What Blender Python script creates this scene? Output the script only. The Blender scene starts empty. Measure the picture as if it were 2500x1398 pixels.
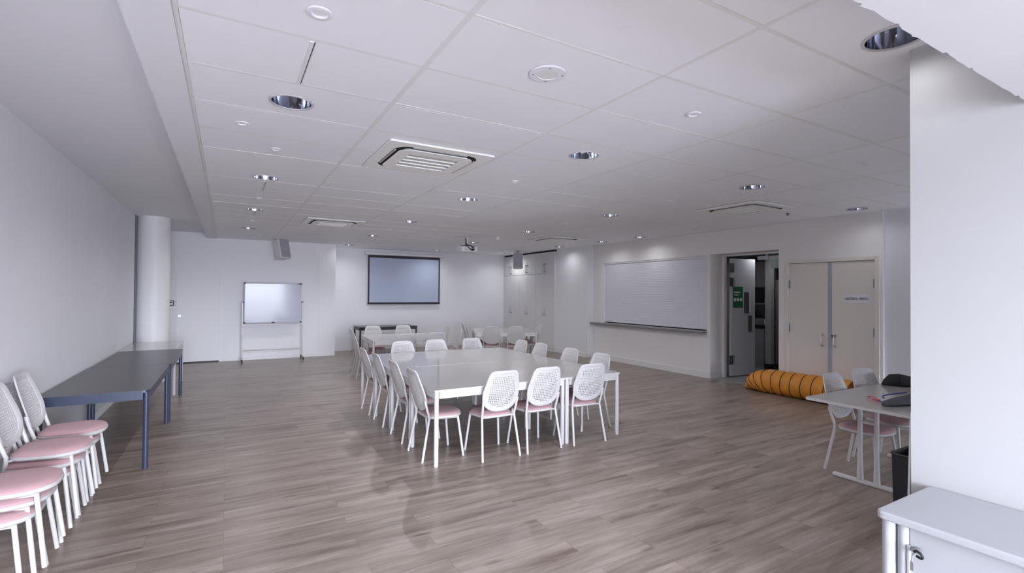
import bpy, bmesh, math, random
from mathutils import Vector, Matrix
random.seed(7)
PI = math.pi
SC = bpy.context.scene
LAMP, SKY = 11.5, 10.8
COL = SC.collection
CZ = 2.904          # ceiling height
HC = 1.667          # camera height

# ------------------------------------------------------------------ materials
def mat(name, color, rough=0.5, metal=0.0, spec=0.5, noise=0.0, nscale=8.0, bump=0.0, bscale=60.0,
        trans=0.0, emit=None, estr=0.0, coat=0.0, sheen=0.0):
    m = bpy.data.materials.new(name)
    m.use_nodes = True
    nt = m.node_tree
    b = nt.nodes['Principled BSDF']
    b.inputs['Base Color'].default_value = (*color, 1)
    b.inputs['Roughness'].default_value = rough
    b.inputs['Metallic'].default_value = metal
    b.inputs['Specular IOR Level'].default_value = spec
    b.inputs['Transmission Weight'].default_value = trans
    b.inputs['Coat Weight'].default_value = coat
    b.inputs['Sheen Weight'].default_value = sheen
    tc = nt.nodes.new('ShaderNodeTexCoord')
    if noise > 0:
        n = nt.nodes.new('ShaderNodeTexNoise')
        n.inputs['Scale'].default_value = nscale
        n.inputs['Detail'].default_value = 4
        nt.links.new(tc.outputs['Object'], n.inputs['Vector'])
        mx = nt.nodes.new('ShaderNodeMix')
        mx.data_type = 'RGBA'
        mx.inputs[6].default_value = (*[c * (1 - noise) for c in color], 1)
        mx.inputs[7].default_value = (*[min(1, c * (1 + noise)) for c in color], 1)
        nt.links.new(n.outputs['Fac'], mx.inputs[0])
        nt.links.new(mx.outputs[2], b.inputs['Base Color'])
    if bump > 0:
        n2 = nt.nodes.new('ShaderNodeTexNoise')
        n2.inputs['Scale'].default_value = bscale
        n2.inputs['Detail'].default_value = 3
        nt.links.new(tc.outputs['Object'], n2.inputs['Vector'])
        bp = nt.nodes.new('ShaderNodeBump')
        bp.inputs['Strength'].default_value = bump
        bp.inputs['Distance'].default_value = 0.004
        nt.links.new(n2.outputs['Fac'], bp.inputs['Height'])
        nt.links.new(bp.outputs['Normal'], b.inputs['Normal'])
    if emit:
        b.inputs['Emission Color'].default_value = (*emit, 1)
        b.inputs['Emission Strength'].default_value = estr
    return m

M = {}
M['wall'] = mat('wall_paint', (.80, .805, .83), .6, noise=.015, nscale=1.3, bump=.05)
M['soffit'] = mat('soffit_paint_darkened', (.60, .60, .61), .6, noise=.01)  # white ceiling paint, darkened here to offset strong window light
M['wall_near'] = mat('near_wall_paint_darkened', (.46, .46, .46), .6, noise=.01, nscale=1.3)  # darker copy of the wall paint; colour holds down the window glare
M['wall_panel'] = mat('white_panel_paint', (.81, .81, .83), .45, noise=.01)
M['wall_warm'] = mat('wall_paint_warm_bounce', (.84, .825, .815), .6, noise=.02, nscale=1.1, bump=.05)  # wall paint tinted warm; floor bounce light is put into the colour
M['plaster'] = mat('plaster_ceiling', (.80, .805, .835), .7, noise=.015, nscale=1.0)
M['tile'] = mat('ceiling_tile', (.885, .885, .92), .75, noise=.02, nscale=1.5, bump=.08, bscale=90)
M['tbar'] = mat('ceiling_grid_bar', (.80, .80, .79), .5, noise=.05, nscale=3)
M['dark'] = mat('dark_void', (.03, .03, .03), .9)
M['skirt'] = mat('skirting_paint', (.80, .80, .81), .4, noise=.01)
M['column'] = mat('column_paint', (.82, .82, .83), .45, noise=.01)
M['white_metal'] = mat('white_powder_coat', (.585, .57, .575), .3, noise=.01)
M['white_plastic'] = mat('white_plastic', (.565, .55, .55), .35, noise=.01)
M['pink'] = mat('pink_fabric', (.47, .29, .305), .85, noise=.06, nscale=40, bump=.15, bscale=600, sheen=.1)
M['navy'] = mat('navy_metal', (.035, .045, .085), .35, noise=.05)
M['darktop'] = mat('charcoal_laminate', (.085, .08, .085), .32, noise=.12, nscale=7)
M['beigetop'] = mat('beige_laminate', (.42, .40, .39), .10, spec=.7, noise=.03, nscale=3)
M['blacktop'] = mat('black_laminate', (.03, .03, .035), .4)
M['chrome'] = mat('chrome_reflector', (.50, .52, .60), .07, metal=1.0)
M['steel'] = mat('brushed_steel', (.62, .62, .63), .3, metal=1.0, noise=.04)
M['hinge'] = mat('satin_hinge', (.30, .30, .31), .35, metal=1.0)
M['ac'] = mat('aircon_plastic', (.88, .875, .85), .4, noise=.01)
M['grille'] = mat('grille_grey', (.42, .42, .42), .6)
M['lens'] = mat('frosted_lens', (.85, .86, .88), .15)
M['screenc'] = mat('projection_fabric', (.46, .52, .66), .8, noise=.02, nscale=2)
M['black'] = mat('black_plastic', (.015, .015, .02), .5)
M['blackfab'] = mat('black_fabric', (.012, .012, .015), .85, bump=.2, bscale=200)
M['wboard'] = mat('whiteboard_enamel', (.54, .56, .64), .10, spec=.24)
M['alu'] = mat('aluminium', (.50, .50, .55), .5, metal=.15)
M['spk'] = mat('speaker_grille', (.40, .40, .45), .7, noise=.05, nscale=80)
M['spkbody'] = mat('speaker_body', (.78, .77, .77), .5)
M['shutter'] = mat('shutter_paint', (.75, .765, .82), .45)
M['counter'] = mat('steel_counter', (.30, .29, .29), .35, metal=.6)
M['door'] = mat('cream_door', (.78, .74, .69), .5, noise=.015, nscale=2)
M['doorgrey'] = mat('grey_door_paint', (.60, .61, .65), .45, noise=.01)
M['strip'] = mat('blue_grey_strip', (.40, .42, .48), .5)
M['green'] = mat('green_print', (.012, .16, .06), .5)
M['paper'] = mat('white_paper', (.80, .80, .84), .6)
M['ink'] = mat('black_ink', (.03, .03, .04), .6)
M['exit'] = mat('exit_sign_face', (.60, .70, .66), .4)
M['orange'] = mat('orange_vinyl', (.72, .28, .03), .45, noise=.15, nscale=9, bump=.4, bscale=18)
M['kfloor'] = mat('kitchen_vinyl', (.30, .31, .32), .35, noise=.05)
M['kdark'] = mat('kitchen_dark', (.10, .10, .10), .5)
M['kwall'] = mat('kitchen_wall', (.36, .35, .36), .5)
M['fridge'] = mat('fridge_steel', (.25, .22, .21), .3, metal=.7)
M['red'] = mat('red_plastic', (.55, .05, .08), .4)
M['blue'] = mat('blue_cord', (.03, .04, .25), .5)
M['greybag'] = mat('grey_nylon', (.06, .065, .075), .7, bump=.2, bscale=120)
M['cabwhite'] = mat('foreground_cabinet_laminate', (.40, .41, .43), .65, noise=.01)  # white laminate with window brightness compensated by a darker colour
M['cupboard'] = mat('cupboard_laminate', (.70, .695, .695), .4, noise=.01)
M['ext'] = mat('exterior_ground', (.35, .36, .36), .9)

def floor_material():
    m = bpy.data.materials.new('oak_plank_vinyl')
    m.use_nodes = True
    nt = m.node_tree
    N, L = nt.nodes, nt.links
    b = N['Principled BSDF']
    tc = N.new('ShaderNodeTexCoord')
    br = N.new('ShaderNodeTexBrick')
    br.offset = 0.37
    br.inputs['Scale'].default_value = 1.0
    br.inputs['Brick Width'].default_value = 1.22
    br.inputs['Row Height'].default_value = 0.18
    br.inputs['Mortar Size'].default_value = 0.0013
    br.inputs['Mortar Smooth'].default_value = 0.3
    br.inputs['Color1'].default_value = (0, 0, 0, 1)
    br.inputs['Color2'].default_value = (1, 1, 1, 1)
    br.inputs['Mortar'].default_value = (.5, .5, .5, 1)
    L.new(tc.outputs['Object'], br.inputs['Vector'])
    # per plank offset of the grain
    sc = N.new('ShaderNodeVectorMath'); sc.operation = 'MULTIPLY'
    sc.inputs[1].default_value = (0.7, 8.0, 1.0)
    L.new(tc.outputs['Object'], sc.inputs[0])
    off = N.new('ShaderNodeVectorMath'); off.operation = 'MULTIPLY'
    off.inputs[1].default_value = (17.0, 9.0, 5.0)
    L.new(br.outputs['Color'], off.inputs[0])
    ad = N.new('ShaderNodeVectorMath'); ad.operation = 'ADD'
    L.new(sc.outputs[0], ad.inputs[0]); L.new(off.outputs[0], ad.inputs[1])
    n1 = N.new('ShaderNodeTexNoise'); n1.inputs['Scale'].default_value = 1.3
    n1.inputs['Detail'].default_value = 6; n1.inputs['Roughness'].default_value = .62
    n1.inputs['Distortion'].default_value = .35
    L.new(ad.outputs[0], n1.inputs['Vector'])
    n2 = N.new('ShaderNodeTexNoise'); n2.inputs['Scale'].default_value = 5.0
    n2.inputs['Detail'].default_value = 8; n2.inputs['Roughness'].default_value = .7
    L.new(ad.outputs[0], n2.inputs['Vector'])
    r1 = N.new('ShaderNodeValToRGB')
    e = r1.color_ramp.elements
    e[0].position = .30; e[0].color = (.148, .110, .088, 1)
    e[1].position = .70; e[1].color = (.385, .325, .282, 1)
    k = e.new(.48); k.color = (.272, .220, .184, 1)
    L.new(n1.outputs['Fac'], r1.inputs['Fac'])
    r2 = N.new('ShaderNodeValToRGB')
    r2.color_ramp.elements[0].position = .35; r2.color_ramp.elements[0].color = (.80, .80, .80, 1)
    r2.color_ramp.elements[1].position = .62; r2.color_ramp.elements[1].color = (1.08, 1.08, 1.08, 1)
    L.new(n2.outputs['Fac'], r2.inputs['Fac'])
    mu = N.new('ShaderNodeMix'); mu.data_type = 'RGBA'; mu.blend_type = 'MULTIPLY'
    mu.inputs[0].default_value = 1.0
    L.new(r1.outputs['Color'], mu.inputs[6]); L.new(r2.outputs['Color'], mu.inputs[7])
    # knots
    kn = N.new('ShaderNodeVectorMath'); kn.operation = 'MULTIPLY'
    kn.inputs[1].default_value = (2.4, 8.0, 1.0)
    L.new(tc.outputs['Object'], kn.inputs[0])
    vo = N.new('ShaderNodeTexVoronoi'); vo.inputs['Scale'].default_value = .75
    vo.inputs['Randomness'].default_value = 1.0
    L.new(kn.outputs[0], vo.inputs['Vector'])
    r3 = N.new('ShaderNodeValToRGB')
    r3.color_ramp.elements[0].position = .02; r3.color_ramp.elements[0].color = (.42, .38, .36, 1)
    r3.color_ramp.elements[1].position = .16; r3.color_ramp.elements[1].color = (1, 1, 1, 1)
    L.new(vo.outputs['Distance'], r3.inputs['Fac'])
    mk = N.new('ShaderNodeMix'); mk.data_type = 'RGBA'; mk.blend_type = 'MULTIPLY'
    mk.inputs[0].default_value = .8
    L.new(mu.outputs[2], mk.inputs[6]); L.new(r3.outputs['Color'], mk.inputs[7])
    # joint lines
    jm = N.new('ShaderNodeMix'); jm.data_type = 'RGBA'; jm.blend_type = 'MULTIPLY'
    L.new(br.outputs['Fac'], jm.inputs[0])
    L.new(mk.outputs[2], jm.inputs[6]); jm.inputs[7].default_value = (.55, .52, .5, 1)
    # plank to plank tone
    hs = N.new('ShaderNodeHueSaturation')
    vm = N.new('ShaderNodeMapRange')
    vm.inputs['To Min'].default_value = .93; vm.inputs['To Max'].default_value = 1.07
    L.new(br.outputs['Color'], vm.inputs['Value'])
    L.new(vm.outputs['Result'], hs.inputs['Value'])
    L.new(jm.outputs[2], hs.inputs['Color'])
    L.new(hs.outputs['Color'], b.inputs['Base Color'])
    b.inputs['Roughness'].default_value = .30
    b.inputs['Specular IOR Level'].default_value = .45
    rr = N.new('ShaderNodeMapRange')
    rr.inputs['To Min'].default_value = .26; rr.inputs['To Max'].default_value = .40
    L.new(n2.outputs['Fac'], rr.inputs['Value']); L.new(rr.outputs['Result'], b.inputs['Roughness'])
    bp = N.new('ShaderNodeBump'); bp.inputs['Strength'].default_value = .12
    bp.inputs['Distance'].default_value = .002
    L.new(n2.outputs['Fac'], bp.inputs['Height']); L.new(bp.outputs['Normal'], b.inputs['Normal'])
    return m
M['floor'] = floor_material()

# ------------------------------------------------------------------ mesh helpers
def finish(name, bm, m, parent=None, smooth=False, mats=None):
    me = bpy.data.meshes.new(name)
    bmesh.ops.recalc_face_normals(bm, faces=bm.faces)
    bm.to_mesh(me); bm.free()
    o = bpy.data.objects.new(name, me)
    COL.objects.link(o)
    for x in (mats or [m]):
        me.materials.append(x if not isinstance(x, str) else M[x])
    if smooth:
        me.polygons.foreach_set('use_smooth', [True] * len(me.polygons))
        try:
            me.set_sharp_from_angle(angle=math.radians(40))
        except Exception:
            pass
    if parent is not None:
        o.parent = parent
    return o

def BM():
    return bmesh.new()

def box(bm, x0, x1, y0, y1, z0, z1, bev=0.0, seg=2, mi=0):
    r = bmesh.ops.create_cube(bm, size=1.0)
    vs = r['verts']
    for v in vs:
        v.co = Vector((x0 + (v.co.x + .5) * (x1 - x0), y0 + (v.co.y + .5) * (y1 - y0), z0 + (v.co.z + .5) * (z1 - z0)))
    fs = list({f for v in vs for f in v.link_faces})
    if bev > 0:
        es = list({e for v in vs for e in v.link_edges})
        r = bmesh.ops.bevel(bm, geom=es, offset=bev, segments=seg, profile=.5, affect='EDGES')
        fs = r['faces'] + [f for f in fs if f.is_valid]
    for f in fs:
        if f.is_valid: f.material_index = mi
    return fs

def cyl(bm, c, r, h, axis='Z', n=24, r2=None, mi=0):
    """closed cylinder/cone from c along axis by h"""
    r2 = r if r2 is None else r2
    a, b_ = [], []
    for i in range(n):
        t = 2 * PI * i / n
        u, v = math.cos(t), math.sin(t)
        for lst, rad, off in ((a, r, 0), (b_, r2, h)):
            if axis == 'Z': p = (c[0] + u * rad, c[1] + v * rad, c[2] + off)
            elif axis == 'X': p = (c[0] + off, c[1] + u * rad, c[2] + v * rad)
            else: p = (c[0] + u * rad, c[1] + off, c[2] + v * rad)
            lst.append(bm.verts.new(p))
    fs = [bm.faces.new(a[::-1]), bm.faces.new(b_)]
    for i in range(n):
        j = (i + 1) % n
        fs.append(bm.faces.new((a[i], a[j], b_[j], b_[i])))
    for f in fs: f.material_index = mi
    return fs

def lathe(bm, prof, n=32, c=(0, 0, 0), close=False, mi=0):
    """prof: (radius, z) list"""
    rings = []
    for r, z in prof:
        if r < 1e-6:
            rings.append([bm.verts.new((c[0], c[1], c[2] + z))])
        else:
            rings.append([bm.verts.new((c[0] + r * math.cos(2 * PI * i / n), c[1] + r * math.sin(2 * PI * i / n), c[2] + z)) for i in range(n)])
    for a, b_ in zip(rings, rings[1:]):
        for i in range(n):
            j = (i + 1) % n
            if len(a) == 1 and len(b_) == 1: continue
            if len(a) == 1: f = bm.faces.new((a[0], b_[j], b_[i]))
            elif len(b_) == 1: f = bm.faces.new((a[i], a[j], b_[0]))
            else: f = bm.faces.new((a[i], a[j], b_[j], b_[i]))
            f.material_index = mi

def tube(bm, pts, r, n=10, radii=None, closed=False, mi=0):
    P = [Vector(p) for p in pts]
    rings = []
    m_ = len(P)
    up = None
    for i, p in enumerate(P):
        if closed:
            t = (P[(i + 1) % m_] - P[i - 1]).normalized()
        elif i == 0: t = (P[1] - P[0]).normalized()
        elif i == m_ - 1: t = (P[-1] - P[-2]).normalized()
        else:
            t = ((P[i + 1] - P[i]).normalized() + (P[i] - P[i - 1]).normalized()).normalized()
        if up is None:
            up = Vector((0, 0, 1)) if abs(t.z) < .9 else Vector((1, 0, 0))
        s = t.cross(up).normalized()
        up = s.cross(t).normalized()
        rr = radii[i] if radii else r
        rings.append([bm.verts.new(p + rr * (math.cos(2 * PI * k / n) * s + math.sin(2 * PI * k / n) * up)) for k in range(n)])
    rng = range(m_ if closed else m_ - 1)
    for i in rng:
        a, b_ = rings[i], rings[(i + 1) % m_]
        for k in range(n):
            l = (k + 1) % n
            bm.faces.new((a[k], a[l], b_[l], b_[k])).material_index = mi
    if not closed:
        bm.faces.new(rings[0][::-1]).material_index = mi
        bm.faces.new(rings[-1]).material_index = mi

def smooth_path(pts, seg=6):
    """Catmull-Rom through pts"""
    P = [Vector(p) for p in pts]
    P = [P[0] * 2 - P[1]] + P + [P[-1] * 2 - P[-2]]
    out = []
    for i in range(1, len(P) - 2):
        for k in range(seg):
            t = k / seg
            a, b_, c, d = P[i - 1], P[i], P[i + 1], P[i + 2]
            out.append(.5 * ((2 * b_) + (-a + c) * t + (2 * a - 5 * b_ + 4 * c - d) * t * t + (-a + 3 * b_ - 3 * c + d) * t ** 3))
    out.append(P[-2])
    return out

def rounded_poly(pts, radii, seg=6):
    out = []
    n = len(pts)
    for i in range(n):
        p = Vector(pts[i]).to_2d() if len(pts[i]) == 3 else Vector(pts[i])
        a, b_ = Vector(pts[i - 1]), Vector(pts[(i + 1) % n])
        r = radii[i] if isinstance(radii, (list, tuple)) else radii
        d1, d2 = (a - p).normalized(), (b_ - p).normalized()
        ang = d1.angle(d2)
        t = min(r / math.tan(ang / 2), (a - p).length * .499, (b_ - p).length * .499)
        if t < 1e-5:
            out.append(p); continue
        q1, q2 = p + d1 * t, p + d2 * t
        for k in range(seg + 1):
            s = k / seg
            out.append((1 - s) ** 2 * q1 + 2 * s * (1 - s) * p + s * s * q2) if False else out.append(arc_pt(p, q1, q2, s, ang, t))
    return out

def arc_pt(p, q1, q2, s, ang, t):
    bis = ((q1 - p) + (q2 - p)).normalized()
    rad = t * math.tan(ang / 2)
    cdist = rad / math.sin(ang / 2)
    c = p + bis * cdist
    v1, v2 = q1 - c, q2 - c
    th = v1.angle(v2)
    sg = 1 if v1.x * v2.y - v1.y * v2.x > 0 else -1
    a = sg * th * s
    return c + Vector((v1.x * math.cos(a) - v1.y * math.sin(a), v1.x * math.sin(a) + v1.y * math.cos(a)))

def inset(poly, d):
    n = len(poly)
    area = sum(poly[i].x * poly[(i + 1) % n].y - poly[(i + 1) % n].x * poly[i].y for i in range(n))
    sg = 1 if area > 0 else -1
    out = []
    for i in range(n):
        a = poly[i - 1]; b_ = poly[(i + 1) % n]
        t = (b_ - a)
        if t.length < 1e-9: out.append(poly[i]); continue
        t.normalize()
        nrm = Vector((-t.y, t.x)) * sg
        out.append(poly[i] + nrm * d)
    return out

def prism(bm, poly, z0, z1, mi=0):
    a = [bm.verts.new((p[0], p[1], z0)) for p in poly]
    b_ = [bm.verts.new((p[0], p[1], z1)) for p in poly]
    fs = [bm.faces.new(a[::-1]), bm.faces.new(b_)]
    n = len(poly)
    for i in range(n):
        j = (i + 1) % n
        fs.append(bm.faces.new((a[i], a[j], b_[j], b_[i])))
    for f in fs: f.material_index = mi
    return fs

def ring_plate(bm, outer, inners, z0, z1, mi=0):
    """flat plate of thickness z0..z1 with holes"""
    loops = [outer] + inners
    edges = []
    L = []
    for lp in loops:
        vs = [bm.verts.new((p[0], p[1], z0)) for p in lp]
        es = [bm.edges.new((vs[i], vs[(i + 1) % len(vs)])) for i in range(len(vs))]
        edges += es; L.append(vs)
    r = bmesh.ops.triangle_fill(bm, use_beauty=True, use_dissolve=False, edges=edges)
    fs = [g for g in r['geom'] if isinstance(g, bmesh.types.BMFace)]
    ex = bmesh.ops.extrude_face_region(bm, geom=fs)
    nv = [g for g in ex['geom'] if isinstance(g, bmesh.types.BMVert)]
    for v in nv: v.co.z += (z1 - z0)
    for f in fs: f.material_index = mi
    for g in ex['geom']:
        if isinstance(g, bmesh.types.BMFace): g.material_index = mi

def circle(cx, cy, r, n=24):
    return [Vector((cx + r * math.cos(2 * PI * i / n), cy + r * math.sin(2 * PI * i / n))) for i in range(n)]

def rrect(x0, x1, y0, y1, r, seg=6):
    return rounded_poly([(x0, y0), (x1, y0), (x1, y1), (x0, y1)], r, seg)

# ------------------------------------------------------------------ object helpers
def thing(name, label, cat, loc=(0, 0, 0), rz=0, group=None):
    o = bpy.data.objects.new(name, None)
    o.empty_display_size = .1
    COL.objects.link(o)
    o.location = loc; o.rotation_euler = (0, 0, rz)
    o['label'] = label; o['category'] = cat
    if group: o['group'] = group
    return o

def tag(o, label, cat, group=None, kind=None):
    o['label'] = label; o['category'] = cat
    if group: o['group'] = group
    if kind: o['kind'] = kind
    return o

def struct(name, bm, m, label, cat, parent=None, smooth=False):
    o = finish(name, bm, m, parent, smooth)
    if parent is None:
        o['kind'] = 'structure'; o['label'] = label; o['category'] = cat
    return o

def part(name, bm, m, parent, smooth=False, label=None):
    o = finish(name, bm, m, parent, smooth)
    if label: o['label'] = label
    return o

def dup(root, loc, rz=0.0, label=None, group=None, tilt=None):
    r = root.copy(); COL.objects.link(r)
    r.location = loc; r.rotation_euler = (tilt[0], tilt[1], rz) if tilt else (0, 0, rz)
    if label: r['label'] = label
    if group: r['group'] = group
    for ch in list(root.children):
        c = ch.copy(); COL.objects.link(c); c.parent = r
        for g in list(ch.children):
            d = g.copy(); COL.objects.link(d); d.parent = c
    return r

# ================================================================== ROOM SHELL
XL = -1.44      # left wall
YR0, YR1 = -4.15, -4.0   # window wall behind the camera
XW = 8.30       # right wall
YD = 13.50      # wall with the flush door
YB = 14.42      # recessed back wall
XC = 8.03       # cupboard fronts
TOP = 3.30

bm = BM(); box(bm, XL - .2, XW, YR0, YB + .2, -.06, 0)
struct('floor', bm, 'floor', 'grey-brown oak plank floor of the whole room', 'floor')
bm = BM(); box(bm, XW, 13.4, 3.0, 9.2, -.06, .001)
struct('floor_kitchen', bm, 'kfloor', 'grey vinyl floor inside the kitchen doorway', 'floor')

bm = BM(); box(bm, XL - .2, XL, YR0, YB + .2, 0, TOP)
struct('wall_left', bm, 'wall', 'long plain white wall behind the dark tables', 'wall')
bm = BM(); box(bm, XL, 2.06, YD, YB + .2, 0, TOP)
box(bm, 2.06, 2.46, YD - .012, YB + .2, 0, TOP)
struct('wall_far', bm, 'wall_panel', 'white wall holding the flush door behind the mobile whiteboard', 'wall')
bm = BM(); box(bm, 2.46, 8.6, YB, YB + .2, 0, TOP)
struct('wall_back', bm, 'wall', 'recessed white wall behind the projector screen', 'wall')
bm = BM(); box(bm, 8.10, 8.6, 10.07, 11.46, 0, TOP)
struct('wall_recess', bm, 'wall', 'projecting white wall between built-in cupboards and serving hatch', 'wall')

bm = BM(); box(bm, 8.60, 8.75, 11.40, YB + .2, 0, TOP)
struct('wall_cupboards', bm, 'wall', 'wall behind the built-in cupboards', 'wall')
# right wall with serving hatch and doorway (opening built from boxes)
bm = BM()
HY0, HY1, HZ0, HZ1 = 6.53, 9.69, .93, 2.44      # hatch
AY0, AY1, AZ = 5.07, 6.47, 2.46                 # kitchen doorway alcove
box(bm, XW, 8.72, HY1, 10.07, 0, TOP)
box(bm, XW, 8.72, HY0, HY1, 0, HZ0)
box(bm, XW, 8.72, HY0, HY1, HZ1, TOP)
box(bm, XW, 8.72, AY1, HY0, 0, TOP)
box(bm, XW, 8.72, AY0, AY1, AZ, TOP)
box(bm, XW, 8.5, 4.95, AY0, 0, TOP)
box(bm, XW, 8.5, 3.55, 4.95, 2.245, TOP)
box(bm, XW, 8.5, 3.50, 3.55, 0, TOP)
box(bm, XW + .16, 8.5, 3.55, 4.95, 0, 2.245)
struct('wall_right', bm, 'wall_warm', 'white wall with the serving hatch and kitchen doorway', 'wall')
bm = BM(); box(bm, XW + .05, 8.6, YR0, 3.50, 0, TOP)
struct('wall_side', bm, 'wall', 'plain wall beyond the double cupboard doors', 'wall')
bm = BM(); box(bm, 8.5, 8.72, 4.5, AY0, 0, TOP); 
struct('wall_jamb', bm, 'wall_warm', 'side return of the kitchen doorway', 'wall')

# near right wall and low soffit over the windows
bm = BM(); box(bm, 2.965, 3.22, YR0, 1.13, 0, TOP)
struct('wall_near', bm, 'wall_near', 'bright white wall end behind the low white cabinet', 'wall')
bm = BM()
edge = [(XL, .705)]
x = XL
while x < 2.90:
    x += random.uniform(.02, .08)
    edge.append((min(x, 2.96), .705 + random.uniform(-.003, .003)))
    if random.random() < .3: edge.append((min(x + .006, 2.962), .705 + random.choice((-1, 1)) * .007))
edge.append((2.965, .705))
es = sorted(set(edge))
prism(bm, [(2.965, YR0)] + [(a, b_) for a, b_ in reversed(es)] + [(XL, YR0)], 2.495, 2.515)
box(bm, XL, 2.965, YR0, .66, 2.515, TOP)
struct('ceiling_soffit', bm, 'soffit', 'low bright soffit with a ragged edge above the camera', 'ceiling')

# rear wall with windows (behind the camera; daylight comes through here)
bm = BM()
box(bm, XL, 3.0, YR0, YR1, 0, .12)
box(bm, XL, 3.0, YR0, YR1, 2.42, TOP)
box(bm, XL, -.70, YR0, YR1, .12, 2.42)  # unseen pier, widened to keep window light off the stacked chairs
box(bm, 2.82, 3.0, YR0, YR1, .12, 2.42)
box(bm, 3.2, 6.7, YR0, YR1, 0, TOP)
box(bm, 6.7, 8.0, YR0, YR1, 0, .5)
box(bm, 6.7, 8.0, YR0, YR1, 1.15, TOP)
box(bm, 8.0, 8.4, YR0, YR1, 0, TOP)
struct('wall_rear', bm, 'wall', 'window wall behind the camera', 'wall')
bm = BM()
for xx in (-.70, .17, 1.04, 1.91, 2.78):
    box(bm, xx, xx + .05, YR0 + .03, YR0 + .11, .12, 2.42)
for zz in (.12, .95, 2.37):
    box(bm, -.70, 2.82, YR0 + .03, YR0 + .11, zz, zz + .05)
struct('window_1', bm, 'alu', 'aluminium window frame behind the camera', 'window')

# plenum slab above the suspended ceiling
bm = BM(); box(bm, XL - .2, 8.7, YR0, YB + .2, TOP, TOP + .1)
struct('ceiling_slab', bm, 'dark', 'dark slab above the suspended ceiling', 'ceiling')

# plaster margin on the left and narrow band beside the grid
bm = BM(); box(bm, XL, -.40, .66, YB, CZ + .11, CZ + .16)
struct('ceiling_margin', bm, 'plaster', 'smooth plaster ceiling strip along the left wall', 'ceiling')
bm = BM(); box(bm, -.42, -.2255, .66, YB, CZ - .008, CZ + .15)
struct('trim_1', bm, 'plaster', 'narrow raised plaster band beside the tiled ceiling', 'trim')

# tiled ceiling
XG = [-.214] + [.926 + 1.2095 * i for i in range(7)]
YG = [1.982 + .6 * j for j in range(-10, 22)]
LIGHTS = [(.35, 3.51), (.35, 5.99), (.35, 8.44), (.35, 10.99),
          (2.76, 1.11), (2.76, 3.49), (2.76, 5.94), (2.76, 8.36), (2.76, 10.88), (2.78, 13.44),
          (5.22, 3.50), (5.24, 5.95), (5.27, 8.44), (5.27, 10.99), (5.33, 13.60),
          (7.79, 3.60), (7.80, 7.89), (7.74, 9.07), (7.66, 10.70), (7.6, 13.45)]
HR = .124
bm = BM()
gap = .0117
xs = XG[:]
for i in range(len(xs) - 1):
    for j in range(len(YG) - 1):
        x0, x1 = xs[i] + gap, xs[i + 1] - gap
        y0, y1 = YG[j] + gap, YG[j + 1] - gap
        y1 = min(y1, YB)
        if y0 >= YB or (y1 < .64 and x0 < 2.9): continue
        holes = [circle(lx, ly, HR, 28) for lx, ly in LIGHTS if x0 + .01 < lx < x1 - .01 and y0 - .2 < ly < y1 + .2]
        lz = random.uniform(0, .0025)
        near = [(lx, ly) for lx, ly in LIGHTS if x0 < lx < x1 and y0 - HR < ly < y1 + HR]
        ok = [(lx, ly) for lx, ly in near if y0 + HR + .004 < ly < y1 - HR - .004 and x0 + HR + .004 < lx < x1 - HR - .004]
        rect = [Vector((x0, y0)), Vector((x1, y0)), Vector((x1, y1)), Vector((x0, y1))]
        if near and len(ok) == len(near):
            ring_plate(bm, rect, [circle(lx, ly, HR, 28) for lx, ly in ok], CZ + .004 + lz, CZ + .016 + lz)
        elif near:
            # light straddles the joint: clip by scallop handled with a dense strip of cells
            nx, ny = 60, 30
            for a in range(nx):
                for b_ in range(ny):
                    cx0, cx1 = x0 + (x1 - x0) * a / nx, x0 + (x1 - x0) * (a + 1) / nx
                    cy0, cy1 = y0 + (y1 - y0) * b_ / ny, y0 + (y1 - y0) * (b_ + 1) / ny
                    if any(math.hypot((cx0 + cx1) / 2 - lx, (cy0 + cy1) / 2 - ly) < HR for lx, ly in near): continue
                    z = CZ + .004 + lz
                    bm.faces.new([bm.verts.new(q) for q in ((cx0, cy0, z), (cx0, cy1, z), (cx1, cy1, z), (cx1, cy0, z))])
        else:
            box(bm, x0, x1, y0, y1, CZ + .004 + lz, CZ + .016 + lz, bev=.0012, seg=1)
struct('ceiling', bm, 'tile', 'suspended ceiling of long white tiles', 'ceiling')

def near_light(x0, x1, y0, y1):
    return any(x0 - HR < lx < x1 + HR and y0 - HR < ly < y1 + HR for lx, ly in LIGHTS)
bm = BM()
w = .0105
for xg in XG:
    ww = .016 if abs(xg - .926) < .01 else w
    cuts = sorted([(ly - HR, ly + HR) for lx, ly in LIGHTS if abs(lx - xg) < HR])
    y = .66 if xg < 3.1 else YR1
    for a, b_ in cuts + [(YB, YB)]:
        if a > y and not (y < .66 and a <= .66): box(bm, xg - ww, xg + ww, y, min(a, YB), CZ + .0042, CZ + .012)
        y = b_
for yg in YG:
    if yg > YB: continue
    cuts = sorted([(lx - HR, lx + HR) for lx, ly in LIGHTS if abs(ly - yg) < HR])
    x = XG[0] if yg > .66 else 3.22
    for a, b_ in cuts + [(8.5, 8.5)]:
        if a > x: box(bm, x, a, yg - w, yg + w, CZ + .0045, CZ + .0115)
        x = b_
struct('trim_2', bm, 'tbar', 'thin grid bars between the ceiling tiles', 'trim')
bm = BM(); box(bm, 8.17, 8.42, YR1, YB, CZ + .003, CZ + .03)
struct('trim_8', bm, 'plaster', 'narrow edge strip of the ceiling beside the hatch wall', 'trim')
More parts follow.
